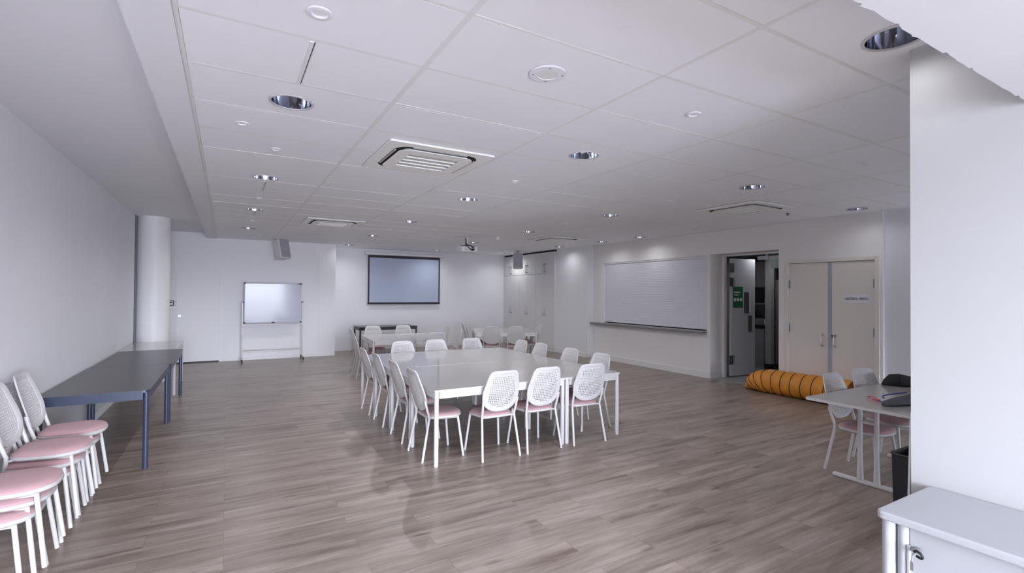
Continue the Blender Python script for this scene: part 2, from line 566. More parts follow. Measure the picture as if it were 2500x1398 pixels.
# short butt joints in the middle of a few tiles
bm = BM()
for (jx, jy0, jy1) in ((.35, 2.60, 3.16), (.35, 6.20, 6.76), (.35, 8.60, 9.15)):
    box(bm, jx - .010, jx + .010, jy0, jy1, CZ - .001, CZ + .006)
struct('trim_3', bm, 'tbar', 'short joint strips dividing tiles beside the left downlights', 'trim')
bm = BM()
for (jx, jy0, jy1) in ((.363, 2.60, 3.16), (.363, 6.20, 6.76), (.363, 8.60, 9.15)):
    box(bm, jx - .0012, jx + .0012, jy0, jy1, CZ - .0005, CZ + .006)
struct('trim_4', bm, 'dark', 'dark slits beside the joint strips', 'trim')

# skirtings
bm = BM(); box(bm, XL, XL + .013, YR1, YD, 0, .10, .002)
struct('baseboard_left', bm, 'skirt', 'white skirting along the left wall', 'skirting')
bm = BM(); box(bm, .0, 2.06, YD - .013, YD, 0, .09, .002); box(bm, XL, -1.08, YD - .013, YD, 0, .09, .002)
struct('baseboard_far', bm, 'skirt', 'white skirting under the flush door wall', 'skirting')
bm = BM(); box(bm, 2.46, XC, YB - .013, YB, 0, .09, .002)
struct('baseboard_back', bm, 'skirt', 'white skirting under the projector screen wall', 'skirting')
bm = BM(); box(bm, XW - .013, XW, AY1, 10.05, 0, .12, .002)
box(bm, 8.087, 8.10, 10.06, 11.46, 0, .12, .002); box(bm, 8.087, XW, 10.057, 10.07, 0, .12, .002)
box(bm, XW, 8.70, AY1 - .013, AY1, 0, .12, .002)
struct('baseboard_right', bm, 'skirt', 'white skirting under the serving hatch', 'skirting')

# round column
bm = BM(); lathe(bm, [(.25, 0), (.25, CZ + .115)], 48, (-1.178, 11.2, 0))
struct('column', bm, 'column', 'round white column in the far left corner', 'column', smooth=True)
bm = BM(); box(bm, XL, XL + .014, 10.98, 11.0, 0, CZ + .11)
struct('trim_5', bm, 'kdark', 'dark vertical joint between left wall and round column', 'trim')

# flush door in far wall
bm = BM(); box(bm, -1.0, -.15, YD - .014, YD + .02, .03, 2.12, .003)
d = struct('door_1', bm, 'wall_panel', 'flush white door left of the mobile whiteboard', 'door')
bm = BM(); box(bm, -1.0, -.15, YD - .013, YD - .001, .0, .03)
part('door_seal', bm, 'black', d, label='black rubber seal under the flush door')
bm = BM()
for a, b_, c, e_ in ((-1.03, -1.004, 0, 2.16), (-.146, -.125, 0, 2.16), (-1.003, -.147, 2.125, 2.16)):
    box(bm, a, b_, YD - .006, YD, c, e_)
part('door_frame', bm, 'skirt', d)
bm = BM(); cyl(bm, (-.93, YD - .05, 1.09), .026, .036, 'Y', 20); cyl(bm, (-.93, YD - .02, 1.09), .012, .02, 'Y', 12)
part('door_knob', bm, 'steel', d, True)

# ================================================================== BUILT-IN CUPBOARDS
lab = ['tall white cupboard nearest the serving hatch with paired bar handles',
       'middle tall white cupboard of the built-in row',
       'tall white cupboard in the corner beside the screen wall']
for k in range(3):
    y0 = 11.465 + k * .985
    t = thing('built_in_cupboard', lab[k], 'cupboard', (XC, y0, 0), 0, 'built-in cupboards by the screen wall')
    W_ = .98
    bm = BM(); box(bm, .02, .55, .0, W_, 0, 2.86); part('carcass', bm, 'cupboard', t)
    for (a, b_) in ((.002, W_ / 2 - .001), (W_ / 2 + .001, W_ - .001)):
        for (z0, z1, hz0, hz1) in ((.10, 2.225, 1.03, 1.33), (2.235, 2.85, 2.29, 2.52)):
            bm = BM(); box(bm, 0, .02, a, b_, z0, z1, .0015, 1)
            dd = part('door', bm, 'cupboard', t)
            hy = (W_ / 2 - .045) if a < .1 else (W_ / 2 + .045)
            bm = BM(); tube(bm, [(0, hy, hz0), (-.035, hy, hz0), (-.035, hy, hz1), (0, hy, hz1)], .010, 8)
            part('handle', bm, 'hinge', dd, True)
bm = BM(); box(bm, XC + .05, 8.5, 11.46, YB, 2.86, CZ + .003)
struct('trim_6', bm, 'dark', 'dark shadow gap above the built-in cupboards', 'trim')

# ================================================================== SERVING HATCH
t = thing('roller_shutter', 'closed white roller shutter above the steel serving counter', 'shutter', (XW, 0, 0))
bm = BM()
n = 40
prev = None
vs = []
for i in range(n * 4 + 1):
    z = .96 + (HZ1 - .96) * i / (n * 4)
    off = .035 + .0014 * abs(math.sin(PI * i / 4))
    vs.append((bm.verts.new((off, HY0 + .02, z)), bm.verts.new((off, HY1 - .02, z))))
for a, b_ in zip(vs, vs[1:]):
    bm.faces.new((a[0], a[1], b_[1], b_[0]))
part('slat_curtain', bm, 'shutter', t)
bm = BM()
box(bm, .012, .10, HY0, HY0 + .035, .94, HZ1); box(bm, .012, .10, HY1 - .035, HY1, .94, HZ1)
box(bm, .014, .10, HY0 + .036, HY1 - .036, HZ1 - .03, HZ1 - .001)
part('guide_rail', bm, 'skirt', t)
bm = BM(); box(bm, .14, .16, HY0, HY1, .93, HZ1); part('backing', bm, 'kdark', t)
bm = BM(); box(bm, .03, .05, HY1 - .28, HY1 - .18, .985, .998); part('pull_latch', bm, 'steel', t)
bm = BM()
box(bm, XW - .13, XW - .001, HY0 + .02, 10.05, .885, .925, .006)
o = finish('serving_counter', bm, 'counter'); tag(o, 'narrow steel serving counter under the roller shutter', 'counter')

# ================================================================== KITCHEN DOORWAY
t = thing('door_2', 'open grey kitchen door with green notice and steel hinges', 'door', (8.745, 6.435, 0))
t['kind'] = 'structure'
ang = math.radians(-3.5)
DL, DT = .72, .045
def dl(bm, a, b_, c, e_, z0, z1, bev=.0, mi=0):
    box(bm, a, b_, c, e_, z0, z1, bev, 1, mi)
leaf = None
bm = BM(); dl(bm, .075, .075 + DL, -.055, -.055 + DT, .02, 2.40, .003)
leaf = part('door_leaf', bm, 'doorgrey', t)
bm = BM(); dl(bm, .13, .42, -.058, -.0545, 1.40, 1.83); nt_ = part('green_notice', bm, 'green', leaf, label='green notice with three white circles')
bm = BM()
for cx in (.185, .275, .365):
    cyl(bm, (cx, -.0600, 1.565), .038, .0025, 'Y', 20)
box(bm, .15, .34, -.0600, -.0578, 1.70, 1.725); box(bm, .17, .27, -.0600, -.0578, 1.665, 1.675)
box(bm, .17, .29, -.0600, -.0578, 1.645, 1.652); box(bm, .315, .33, -.06, -.0578, 1.415, 1.43)
part('notice_print', bm, 'paper', nt_)
bm = BM(); dl(bm, .455, .60, -.062, -.0545, 1.29, 1.72, .002); part('vision_panel', bm, 'kdark', leaf, label='dark narrow vision panel')
bm = BM(); dl(bm, .605, .65, -.066, -.0545, 1.30, 1.72, .002); part('pull_handle_plate', bm, 'paper', leaf)
bm = BM(); dl(bm, .58, .69, -.066, -.0545, .90, 1.24, .002); part('push_plate', bm, 'kdark', leaf, label='dark push plate')
for hz in (2.12, 1.83, .26):
    bm = BM()
    box(bm, .0, .055, -.085, -.070, hz, hz + .18, .002, 1)
    box(bm, .085, .135, -.066, -.055, hz, hz + .18, .002, 1)
    cyl(bm, (.068, -.07, hz - .005), .014, .19, 'Z', 12); cyl(bm, (.142, -.066, hz - .005), .01, .19, 'Z', 10)
    part('hinge', bm, 'hinge', t, True)
t.rotation_euler = (0, 0, ang)
bm = BM()
box(bm, 8.66, 8.74, AY1 - .05, AY1 - .001, 0, AZ - .001, .003, 1)
box(bm, 8.662, 8.738, AY0 + .001, AY1 - .051, AZ - .03, AZ - .001)
struct('trim_7', bm, 'skirt', 'white door lining at the kitchen doorway', 'trim')
bm = BM(); box(bm, 8.42, 8.49, AY1 - .02, AY1 - .013, 1.30, 1.42, .003)
o = finish('light_switch', bm, 'paper'); tag(o, 'white light switch on the kitchen doorway reveal', 'switch')

# kitchen beyond
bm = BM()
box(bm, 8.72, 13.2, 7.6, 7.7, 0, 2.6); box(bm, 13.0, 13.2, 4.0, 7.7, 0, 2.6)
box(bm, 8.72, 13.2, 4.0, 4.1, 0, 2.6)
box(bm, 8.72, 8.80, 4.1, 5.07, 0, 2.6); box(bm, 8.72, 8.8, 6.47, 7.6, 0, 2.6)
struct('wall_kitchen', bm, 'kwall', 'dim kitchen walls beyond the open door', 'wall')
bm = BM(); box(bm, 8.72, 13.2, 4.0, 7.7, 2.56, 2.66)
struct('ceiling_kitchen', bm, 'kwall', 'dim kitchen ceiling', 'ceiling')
t = thing('kitchen_bench', 'white kitchen base cabinet with dark worktop seen past the open door', 'cabinet', (10.85, 0, 0))
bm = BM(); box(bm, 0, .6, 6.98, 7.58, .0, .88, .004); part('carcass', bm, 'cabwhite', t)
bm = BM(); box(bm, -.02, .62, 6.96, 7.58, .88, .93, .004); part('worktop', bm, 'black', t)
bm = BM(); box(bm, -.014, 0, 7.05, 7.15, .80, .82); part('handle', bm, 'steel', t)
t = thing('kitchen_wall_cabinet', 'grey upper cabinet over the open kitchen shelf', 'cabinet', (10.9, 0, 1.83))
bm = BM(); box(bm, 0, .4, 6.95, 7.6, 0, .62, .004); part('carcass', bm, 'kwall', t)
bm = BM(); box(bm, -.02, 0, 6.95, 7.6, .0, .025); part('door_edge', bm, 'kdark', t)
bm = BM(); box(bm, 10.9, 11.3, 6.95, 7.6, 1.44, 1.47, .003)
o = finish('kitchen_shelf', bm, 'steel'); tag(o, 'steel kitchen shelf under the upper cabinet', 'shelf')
bm = BM(); lathe(bm, [(.0, 0), (.05, 0), (.045, .12), (.018, .15), (.018, .22), (0, .22)], 16, (10.98, 7.0, 1.47))
o = finish('bottle', bm, 'steel', smooth=True); tag(o, 'pale bottle on the kitchen shelf', 'bottle')
bm = BM(); lathe(bm, [(.0, 0), (.10, 0), (.11, .13), (.0, .14)], 18, (11.14, 7.10, 1.47))
o = finish('cooking_pot', bm, 'black', smooth=True); tag(o, 'black pot on the kitchen shelf', 'pot')
bm = BM(); box(bm, 10.92, 11.2, 7.0, 7.33, .93, 1.13, .03, 3)
t = thing('toaster_oven', 'silver appliance on the dark kitchen worktop', 'appliance', (0, 0, 0))
o = part('body', bm, 'steel', t, True)
bm = BM(); box(bm, 10.91, 11.2, 6.99, 7.34, 1.12, 1.16, .01); part('lid', bm, 'black', t)
t = thing('kitchen_partition', 'pale grey partition post beside the kitchen fridge', 'partition', (0, 0, 0))
bm = BM(); box(bm, 10.5, 10.62, 6.59, 6.73, .12, 2.56); part('post', bm, 'kwall', t)
bm = BM(); box(bm, 10.49, 10.63, 6.58, 6.735, 0, .12); part('kick_base', bm, 'black', t)
t['kind'] = 'structure'
t = thing('fridge', 'dark steel fridge with upright handle inside the kitchen', 'fridge', (10.65, 5.75, 0))
bm = BM(); box(bm, 0, .7, 0, .84, .12, 2.0, .01); part('body', bm, 'fridge', t)
bm = BM(); box(bm, .03, .7, .02, .82, 0, .12); part('plinth', bm, 'black', t)
bm = BM(); tube(bm, [(0, .68, 1.1), (-.04, .68, 1.13), (-.04, .68, 1.62), (0, .68, 1.65)], .012, 8); part('handle', bm, 'steel', t, True)
t = thing('exit_sign', 'pale green exit sign box hanging in the kitchen doorway', 'sign', (9.3, 5.61, 2.19))
bm = BM(); box(bm, -.02, .02, -.30, .22, .0, .17, .004); part('face', bm, 'exit', t)
bm = BM(); box(bm, -.04, .04, -.32, .24, .17, .25, .004); part('housing', bm, 'paper', t)
bm = BM(); box(bm, -.02, .02, -.02, .02, .25, .44); part('hanger', bm, 'paper', t)
bm = BM(); box(bm, 9.26, 9.34, 5.86, 6.10, 2.37, 2.44, .005)
box(bm, 9.28, 9.32, 5.90, 5.94, 2.44, 2.56)
o = finish('door_closer', bm, 'paper'); tag(o, 'pale closer bar above the kitchen opening', 'door closer')

# ================================================================== DOUBLE DOORS
t = thing('door_3', 'pair of closed cream doors carrying the ELECTRICAL SWITCH sign', 'door', (XW, 0, 0))
t['kind'] = 'structure'
bm = BM(); box(bm, .012, .05, 3.60, 4.245, .01, 2.195, .002, 1)
r_ = part('door_leaf', bm, 'door', t)
bm = BM(); box(bm, .012, .05, 4.255, 4.90, .01, 2.195, .002, 1)
l_ = part('door_leaf', bm, 'door', t)
bm = BM(); box(bm, .004, .0115, 4.205, 4.262, .01, 2.195, .001, 1); part('meeting_strip', bm, 'strip', t, label='blue-grey strip where the doors meet')
bm = BM()
box(bm, -.016, .06, 4.90, 4.96, 0, 2.255, .004); box(bm, -.016, .06, 3.54, 3.60, 0, 2.255, .004); box(bm, -.0155, .06, 3.6005, 4.8995, 2.20, 2.2545, .003)
part('door_frame', bm, 'door', t)
for (lf, hy) in ((l_, 4.35), (r_, 4.155)):
    bm = BM(); tube(bm, smooth_path([(.012, hy, .86), (-.03, hy, .865), (-.035, hy, .95), (-.03, hy, 1.035), (.012, hy, 1.04)], 4), .007, 8)
    cyl(bm, (.002, hy, .86), .013, .012, 'X', 12); cyl(bm, (.002, hy, 1.04), .013, .012, 'X', 12)
    part('handle', bm, 'steel', lf, True)
bm = BM(); box(bm, -.006, .012, 4.155, 4.21, 1.00, 1.04, .004); part('latch', bm, 'kdark', r_)
for yy in (4.895, 3.605):
    for zz in (.10, 1.05, 1.78):
        bm = BM(); cyl(bm, (-.004, yy, zz), .009, .13, 'Z', 10); box(bm, .0, .013, yy - .02, yy + .02, zz, zz + .13); part('hinge', bm, 'hinge', t)
bm = BM(); box(bm, .006, .0125, 3.665, 4.03, 1.55, 1.68, .001, 1)
sg = part('sign_plate', bm, 'paper', r_, label='white sign reading ELECTRICAL SWITCH')
cu = bpy.data.curves.new('sign_lettering', 'FONT'); cu.body = 'ELECTRICAL  SWITCH'; cu.size = .048; cu.align_x = 'CENTER'; cu.align_y = 'CENTER'
cu.extrude = .0006; cu.offset = .0004; cu.materials.append(M['ink'])
o = bpy.data.objects.new('sign_lettering', cu); COL.objects.link(o)
o.parent = sg; o.location = (.0045, 3.85, 1.615); o.rotation_euler = (PI / 2, 0, -PI / 2); o.scale = (.66, 1, 1)
o['label'] = 'black lettering'

# ================================================================== CHAIRS
def back_map(u, v, wv):
    a = math.radians(15.5)
    P0 = Vector((0, -.190, .472))
    d_ = Vector((0, -math.sin(a), math.cos(a)))
    nn = Vector((0, math.cos(a), math.sin(a)))
    return P0 + Vector((u, 0, 0)) + d_ * v + nn * (wv + .75 * u * u + .10 * (v - .2) ** 2)

def make_chair(label):
    t = thing('dining_chair', label, 'chair')
    # seat shell and pad
    so = rounded_poly([(-.172, -.165), (.172, -.165), (.232, .235), (-.232, .235)], [.09, .09, .165, .165], 7)
    bm = BM()
    levels = [(.012, .398), (.0, .408), (.0, .424), (.006, .428)]
    rings = [[bm.verts.new((p.x, p.y, z)) for p in inset(so, d)] for d, z in levels]
    for a, b_ in zip(rings, rings[1:]):
        for i in range(len(a)):
            j = (i + 1) % len(a)
            bm.faces.new((a[i], a[j], b_[j], b_[i]))
    bm.faces.new(rings[0][::-1]); bm.faces.new(rings[-1])
    part('seat_shell', bm, 'white_plastic', t, True)
    bm = BM()
    levels = [(.006, .427), (.006, .438), (.014, .447), (.035, .455), (.075, .460), (.13, .462)]
    cen = Vector((0, .04))
    rings = []
    for d, z in levels:
        rings.append([bm.verts.new((q.x, q.y, z)) for q in [cen + (p - cen) * (1 - d / .2) for p in so]])
    for a, b_ in zip(rings, rings[1:]):
        for i in range(len(a)):
            j = (i + 1) % len(a)
            bm.faces.new((a[i], a[j], b_[j], b_[i]))
    bm.faces.new(rings[0][::-1]); bm.faces.new(rings[-1])
    part('seat_pad', bm, 'pink', t, True, label='pink fabric seat pad')
    # backrest: rim plus perforated lattice
    hp = [(0, .436), (.065, .4355), (.115, .431), (.150, .412), (.170, .370), (.183, .315), (.198, .245), (.206, .185), (.203, .130), (.185, .078), (.150, .037), (.100, .011), (.050, .001)]
    cp_ = [Vector(p) for p in hp] + [Vector((0, 0))] + [Vector((-p[0], p[1])) for p in hp[:0:-1]]
    oo = []
    for i_ in range(len(cp_)):
        a, b_, c, d = cp_[i_ - 1], cp_[i_], cp_[(i_ + 1) % len(cp_)], cp_[(i_ + 2) % len(cp_)]
        for t_ in (0, .5):
            oo.append(.5 * ((2 * b_) + (-a + c) * t_ + (2 * a - 5 * b_ + 4 * c - d) * t_ * t_ + (-a + 3 * b_ - 3 * c + d) * t_ ** 3))
    io = inset(oo, .041)
    mo = inset(oo, .016)
    bm = BM()
    prof = [(io, .0025), (mo, .0085), (oo, .004), (oo, -.006), (mo, -.0095), (io, -.003)]
    rings = [[bm.verts.new(back_map(p.x, p.y, wv)) for p in lp] for lp, wv in prof]
    for k in range(len(rings)):
        a, b_ = rings[k], rings[(k + 1) % len(rings)]
        for i in range(len(a)):
            j = (i + 1) % len(a)
            bm.faces.new((a[i], a[j], b_[j], b_[i]))
    br = part('backrest', bm, 'white_plastic', t, True)
    bm = BM()
    lo = inset(oo, .038)
    pitch, hs = .0195, .0047
    def inside(q):
        c = False
        n_ = len(io2)
        for i in range(n_):
            a, b_ = io2[i], io2[i - 1]
            if (a.y > q[1]) != (b_.y > q[1]) and q[0] < (b_.x - a.x) * (q[1] - a.y) / (b_.y - a.y) + a.x: c = not c
        return c
    io2 = inset(oo, .049)
    es = []
    def loop(pts):
        vs = [bm.verts.new((p[0], p[1], 0)) for p in pts]
        for i in range(len(vs)): es.append(bm.edges.new((vs[i], vs[(i + 1) % len(vs)])))
    loop(lo)
    for i in range(-9, 10):
        for j in range(0, 22):
            cx, cy = i * pitch, .036 + j * pitch
            if all(inside((cx + sx * hs, cy + sy * hs)) for sx in (-1, 1) for sy in (-1, 1)):
                loop([(cx - hs, cy - hs), (cx + hs, cy - hs), (cx + hs, cy + hs), (cx - hs, cy + hs)])
    r = bmesh.ops.triangle_fill(bm, use_beauty=True, use_dissolve=False, edges=es)
    fs = [g for g in r['geom'] if isinstance(g, bmesh.types.BMFace)]
    ex = bmesh.ops.extrude_face_region(bm, geom=fs)
    for g in ex['geom']:
        if isinstance(g, bmesh.types.BMVert): g.co.z = -.0035
    for v in bm.verts: v.co = back_map(v.co.x, v.co.y, v.co.z)
    part('lattice_panel', bm, 'white_plastic', br)
    # legs
    for s in (-1, 1):
        bm = BM()
        tube(bm, [(s * .212, -.235, .0), (s * .214, -.233, .012), (s * .186, -.158, .40), (s * .184, -.158, .435), (s * .190, -.182, .51), (s * .1955, -.205, .60)], .0125, 10)
        part('rear_leg', bm, 'white_metal', t, True)
        bm = BM()
        tube(bm, [(s * .203, .208, 0), (s * .165, .160, .402)], .0125, 10)
        part('front_leg', bm, 'white_metal', t, True)
    for s in (-1, 1):
        bm = BM()
        tube(bm, smooth_path([(s * .186, -.158, .412), (s * .13, -.118, .402), (s * .13, -.06, .392), (s * .150, .06, .392), (s * .165, .160, .392)], 3), .0085, 8)
        part('seat_rail', bm, 'white_metal', t, True)
    return t

chair0 = make_chair('white chair with pink seat')
used = [False]
def chair(x, y, deg, label, group=None, z=0, tilt=None):
    """deg: direction the sitter faces, 0 = +Y"""
    rz = math.radians(deg)
    if not used[0]:
        used[0] = True
        o = chair0
        o.location = (x, y, z); o.rotation_euler = (0, 0, rz)
        o['label'] = label
        if group: o['group'] = group
        return o
    return dup(chair0, (x, y, z), rz, label, group)

G1 = 'chairs around the large joined table'
chair(2.405, 4.565, 0, 'white chair at the near table edge, closest to the near left corner leg', G1)
chair(2.925, 4.565, 0, 'middle of the three white chairs along the near edge of the large table', G1)
chair(3.525, 4.54, -3, 'white chair at the near table edge just right of the paired table legs', G1)
chair(1.905, 4.82, -90, 'white chair with pink seat on the large table\'s left side, nearest the camera', G1)
chair(1.915, 5.50, -90, 'second white chair from the camera along the large table\'s left side', G1)
chair(1.915, 6.26, -90, 'third white chair from the camera along the large table\'s left side', G1)
chair(1.915, 6.935, -90, 'farthest white chair along the large table\'s left side', G1)
chair(2.40, 7.30, 180, 'white chair behind the large table\'s far edge, nearest its left corner', G1)
chair(2.96, 7.34, 178, 'middle white chair behind the large table\'s far edge', G1)
chair(3.63, 7.33, 183, 'white chair behind the large table\'s far edge, nearest its right corner', G1)
chair(3.93, 4.93, 90, 'nearest white chair on the large table\'s right side, seen behind another backrest', G1)
chair(3.93, 5.58, 90, 'second white chair from the camera on the large table\'s right side', G1)
chair(3.94, 6.36, 90, 'third white chair from the camera on the large table\'s right side', G1)
chair(3.94, 6.93, 90, 'farthest white chair on the large table\'s right side', G1)
def frame(cx, cy, deg):
    a = math.radians(deg)
    return lambda x, y: (cx + x * math.cos(a) - y * math.sin(a), cy + x * math.sin(a) + y * math.cos(a))
A2, A3 = -5, -23
P2, P3 = frame(3.20, 10.10, A2), frame(5.97, 10.73, A3)
G2 = 'chairs around the middle table group'
chair(*P2(-.78, -.30), -90, 'near white chair on the left side of the second table group', G2)
chair(*P2(-.71, .46), -90, 'far white chair on the left side of the second table group', G2)
chair(*P2(-.20, -.93), 0, 'white chair at the near edge of the second table group, left one', G2)
chair(*P2(.44, -.83), -8, 'white chair at the near edge of the second table group, right one', G2)
chair(*P2(-.40, .92), 178, 'white chair beyond the second table group in front of the dark table, left one', G2)
chair(*P2(.30, .95), 178, 'white chair beyond the second table group in front of the dark table, right one', G2)
chair(*P2(.88, -.30), 80, 'near white chair on the right side of the second table group', G2)
chair(*P2(.88, .52), 88, 'far white chair on the right side of the second table group', G2)
G3 = 'chairs around the table by the cupboards'
chair(*P3(-.64, -.02), A3 - 90, 'near white chair on the left side of the cupboard-side table', G3)
chair(*P3(-.72, .55), A3 - 86, 'far white chair on the left side of the cupboard-side table', G3)
chair(*P3(-.34, -.62), A3 - 4, 'white chair at the near edge of the cupboard-side table, left one', G3)
chair(*P3(.22, -.60), A3 - 2, 'white chair at the near edge of the cupboard-side table, right one', G3)
chair(*P3(.63, -.18), A3 + 90, 'near white chair on the right side of the cupboard-side table', G3)
chair(*P3(.64, .42), A3 + 86, 'far white chair on the right side of the cupboard-side table', G3)
chair(5.21, 2.36, 180, 'white chair tucked under the pedestal table, nearest its left end')
chair(5.80, 2.38, 172, 'white chair pulled back behind the pedestal table beside another chair')
GS = 'white chairs stacked beside the left wall'
names = {0: 'bottom', 1: 'middle', 2: 'topmost'}
for si, (ys, desc) in enumerate(((
        (4.96, 5.03, 5.11), 'the stack nearest the dark tables'), (
        (4.51, 4.56, 4.59), 'the central stack by the left wall'), (
        (3.80, 3.86, 3.85), 'the stack nearest the camera by the left wall'))):
    for k in range(3):
        chair(-1.135 + .035 * k, ys[k], -90 + random.uniform(-1.5, 1.5), '%s chair of %s' % (names[k], desc), GS, z=.068 * k)

# ================================================================== TABLES
def make_table(name, label, L_, W_, top, metal, group=None, rim=None, round_r=.02, cat='table', h=.735):
    """long side along local X, origin at its centre on the floor"""
    t = thing(name, label, cat, group=group)
    bm = BM(); prism(bm, rrect(-L_ / 2, L_ / 2, -W_ / 2, W_ / 2, round_r, 4), h - .020, h - .001)
    part('edge_band', bm, metal, t)
    bm = BM(); prism(bm, rrect(-L_ / 2 + .0008, L_ / 2 - .0008, -W_ / 2 + .0008, W_ / 2 - .0008, round_r, 4), h - .012, h)
    part('tabletop', bm, top, t)
    bm = BM()
    a, b_ = L_ / 2, W_ / 2
    box(bm, -a + .05, a - .05, -b_ + .006, -b_ + .026, h - .085, h - .02)
    box(bm, -a + .05, a - .05, b_ - .026, b_ - .006, h - .085, h - .02)
    box(bm, -a + .006, -a + .026, -b_ + .05, b_ - .05, h - .085, h - .02)
    box(bm, a - .026, a - .006, -b_ + .05, b_ - .05, h - .085, h - .02)
    part('apron', bm, metal, t)
    for sx in (-1, 1):
        for sy in (-1, 1):
            bm = BM(); cyl(bm, (sx * (a - .028), sy * (b_ - .028), .006), .0225, h - .026, 'Z', 20)
            cyl(bm, (sx * (a - .028), sy * (b_ - .028), 0), .019, .006, 'Z', 16)
            part('leg', bm, metal, t, True)
    return t
GT = 'white tables joined into the large block'
t0 = make_table('rectangular_table', 'white framed table at the near left corner of the large joined block', 1.537, .7495, 'beigetop', 'white_metal', GT)
t0.location = (2.487, 4.785, 0)
dup(t0, (2.487, 5.535, 0), 0, 'second table from the camera in the left column of the joined block')
dup(t0, (2.487, 6.285, 0), 0, 'third table from the camera in the left column of the joined block')
dup(t0, (2.487, 7.035, 0), 0, 'farthest table in the left column of the joined block')
dup(t0, (3.655, 5.1595, 0), PI / 2, 'near lengthwise table in the right column of the joined block').scale = (.975, 1.06, 1)
dup(t0, (3.655, 6.6595, 0), PI / 2, 'far lengthwise table in the right column of the joined block').scale = (.975, 1.06, 1)
def place_table(pf, x, y, ang, label, group):
    o = dup(t0, (*pf(x, y), 0), math.radians(ang), label, group); o.scale = (.96, 1, 1)
place_table(P2, 0, -.375, A2, 'white table at the front of the second table group', 'pair of tables in the middle group')
place_table(P2, 0, .375, A2, 'white table at the back of the second table group', 'pair of tables in the middle group')
place_table(P3, 0, -.375, A3, 'white table at the front by the built-in cupboards', 'pair of tables by the cupboards')
place_table(P3, 0, .375, A3, 'white table at the back by the built-in cupboards', 'pair of tables by the cupboards')
# seam strip across the joined block
bm = BM(); box(bm, 2.03, 3.27, 5.905, 5.917, .7352, .7372, .0005, 1)
o = finish('joining_strip', bm, 'white_metal'); tag(o, 'thin white joining strip lying across the large table', 'strip')

GD = 'dark tables along the left wall'
d0 = make_table('dark_table', 'long charcoal table nearest the stacked chairs with navy legs', 1.88, .80, 'darktop', 'navy', GD, round_r=.05)
d0.location = (-1.015, 6.62, 0); d0.rotation_euler = (0, 0, PI / 2)
dup(d0, (-1.0, 8.51, 0), PI / 2, 'long charcoal table between the first dark table and the pale one')
d0b = make_table('white_side_table', 'pale table at the far end of the dark tables beside the column', 1.50, .74, 'beigetop', 'white_metal')
d0b.location = (-1.055, 10.20, 0); d0b.rotation_euler = (0, 0, PI / 2)
d1 = make_table('narrow_dark_table', 'black-edged table against the wall under the projector screen', 1.58, .72, 'darktop', 'blacktop')
d1.location = (3.80, 13.50, 0)

# pedestal table on the right
t = thing('pedestal_table', 'white folding table with twin-post pedestal near the bright wall', 'table', (0, 0, 0))
bm = BM(); prism(bm, rrect(4.60, 6.20, 1.745, 2.565, .03, 5), .712, .734); part('edge_band', bm, 'white_metal', t)
bm = BM(); prism(bm, rrect(4.602, 6.198, 1.747, 2.563, .03, 5), .72, .7355); part('tabletop', bm, 'beigetop', t)
for px in (4.90, 5.95):
    bm = BM(); box(bm, px - .022, px + .022, 1.80, 2.47, .0, .035, .01); part('foot', bm, 'white_metal', t, True)
    for py in (2.245, 2.115):
        bm = BM(); tube(bm, [(px, py, .712), (px, py, .25), (px, py, .035)], .02, 12, radii=[.019, .019, .026]); part('post', bm, 'white_metal', t, True)
    bm = BM(); box(bm, px - .008, px + .008, 2.13, 2.23, .535, .555); part('cross_brace', bm, 'white_metal', t)
bm = BM(); box(bm, 4.9, 5.95, 2.16, 2.20, .68, .712); part('underframe', bm, 'white_metal', t)

# black bag and strap bag on it
def blob(bm, pts_r, n=14, squash=.5, c=(0, 0, 0)):
    """soft elongated bag along a path; ring height squashed"""
    rings = []
    P = [Vector(p[:3]) for p in pts_r]
    for i, p in enumerate(pts_r):
        t_ = (P[min(i + 1, len(P) - 1)] - P[max(i - 1, 0)]); t_.z = 0; t_.normalize()
        s_ = Vector((t_.y, -t_.x, 0))
        r = p[3]; hh = p[4]
        ring = []
        for k in range(n):
            a = 2 * PI * k / n
            ca, sa = math.cos(a), math.sin(a)
            ring.append(bm.verts.new(P[i] + s_ * (r * math.copysign(abs(ca) ** .7, ca)) + Vector((0, 0, hh * (1 + math.copysign(abs(sa) ** .8, sa))))))
        rings.append(ring)
    for a, b_ in zip(rings, rings[1:]):
        for k in range(n):
            l = (k + 1) % n
            bm.faces.new((a[k], a[l], b_[l], b_[k]))
    bm.faces.new(rings[0][::-1]); bm.faces.new(rings[-1])
bm = BM()
blob(bm, [(5.93, 2.50, .736, .02, .01), (5.98, 2.48, .736, .07, .03), (6.02, 2.44, .736, .12, .055), (6.08, 2.40, .736, .12, .058), (6.14, 2.36, .736, .10, .05)])
o = finish('black_bag', bm, 'blackfab', smooth=True); tag(o, 'folded black fabric bag at the back of the pedestal table', 'bag')
t = thing('strap_bag', 'slim dark grey bag with blue cord on the pedestal table', 'bag', (0, 0, .7365))
bm = BM()
blob(bm, [(4.80, 2.02, 0, .02, .012), (4.84, 2.01, 0, .045, .02), (4.95, 1.99, 0, .06, .026), (5.10, 1.96, 0, .075, .032), (5.26, 1.92, 0, .085, .042), (5.42, 1.88, 0, .09, .05)])
part('pouch', bm, 'greybag', t, True)
bm = BM(); tube(bm, smooth_path([(4.90, 2.06, .05), (4.98, 2.10, .055), (5.1, 2.08, .062), (5.22, 2.02, .075)], 5), .006, 8); part('carry_loop', bm, 'blue', t, True)
t = thing('bungee_cord', 'red hook on a blue cord lying on the pedestal table', 'cord', (0, 0, .7365))
bm = BM(); tube(bm, smooth_path([(4.955, 2.13, .012), (4.92, 2.09, .012), (4.86, 2.045, .012)], 4), .006, 8); part('cord', bm, 'blue', t, True)
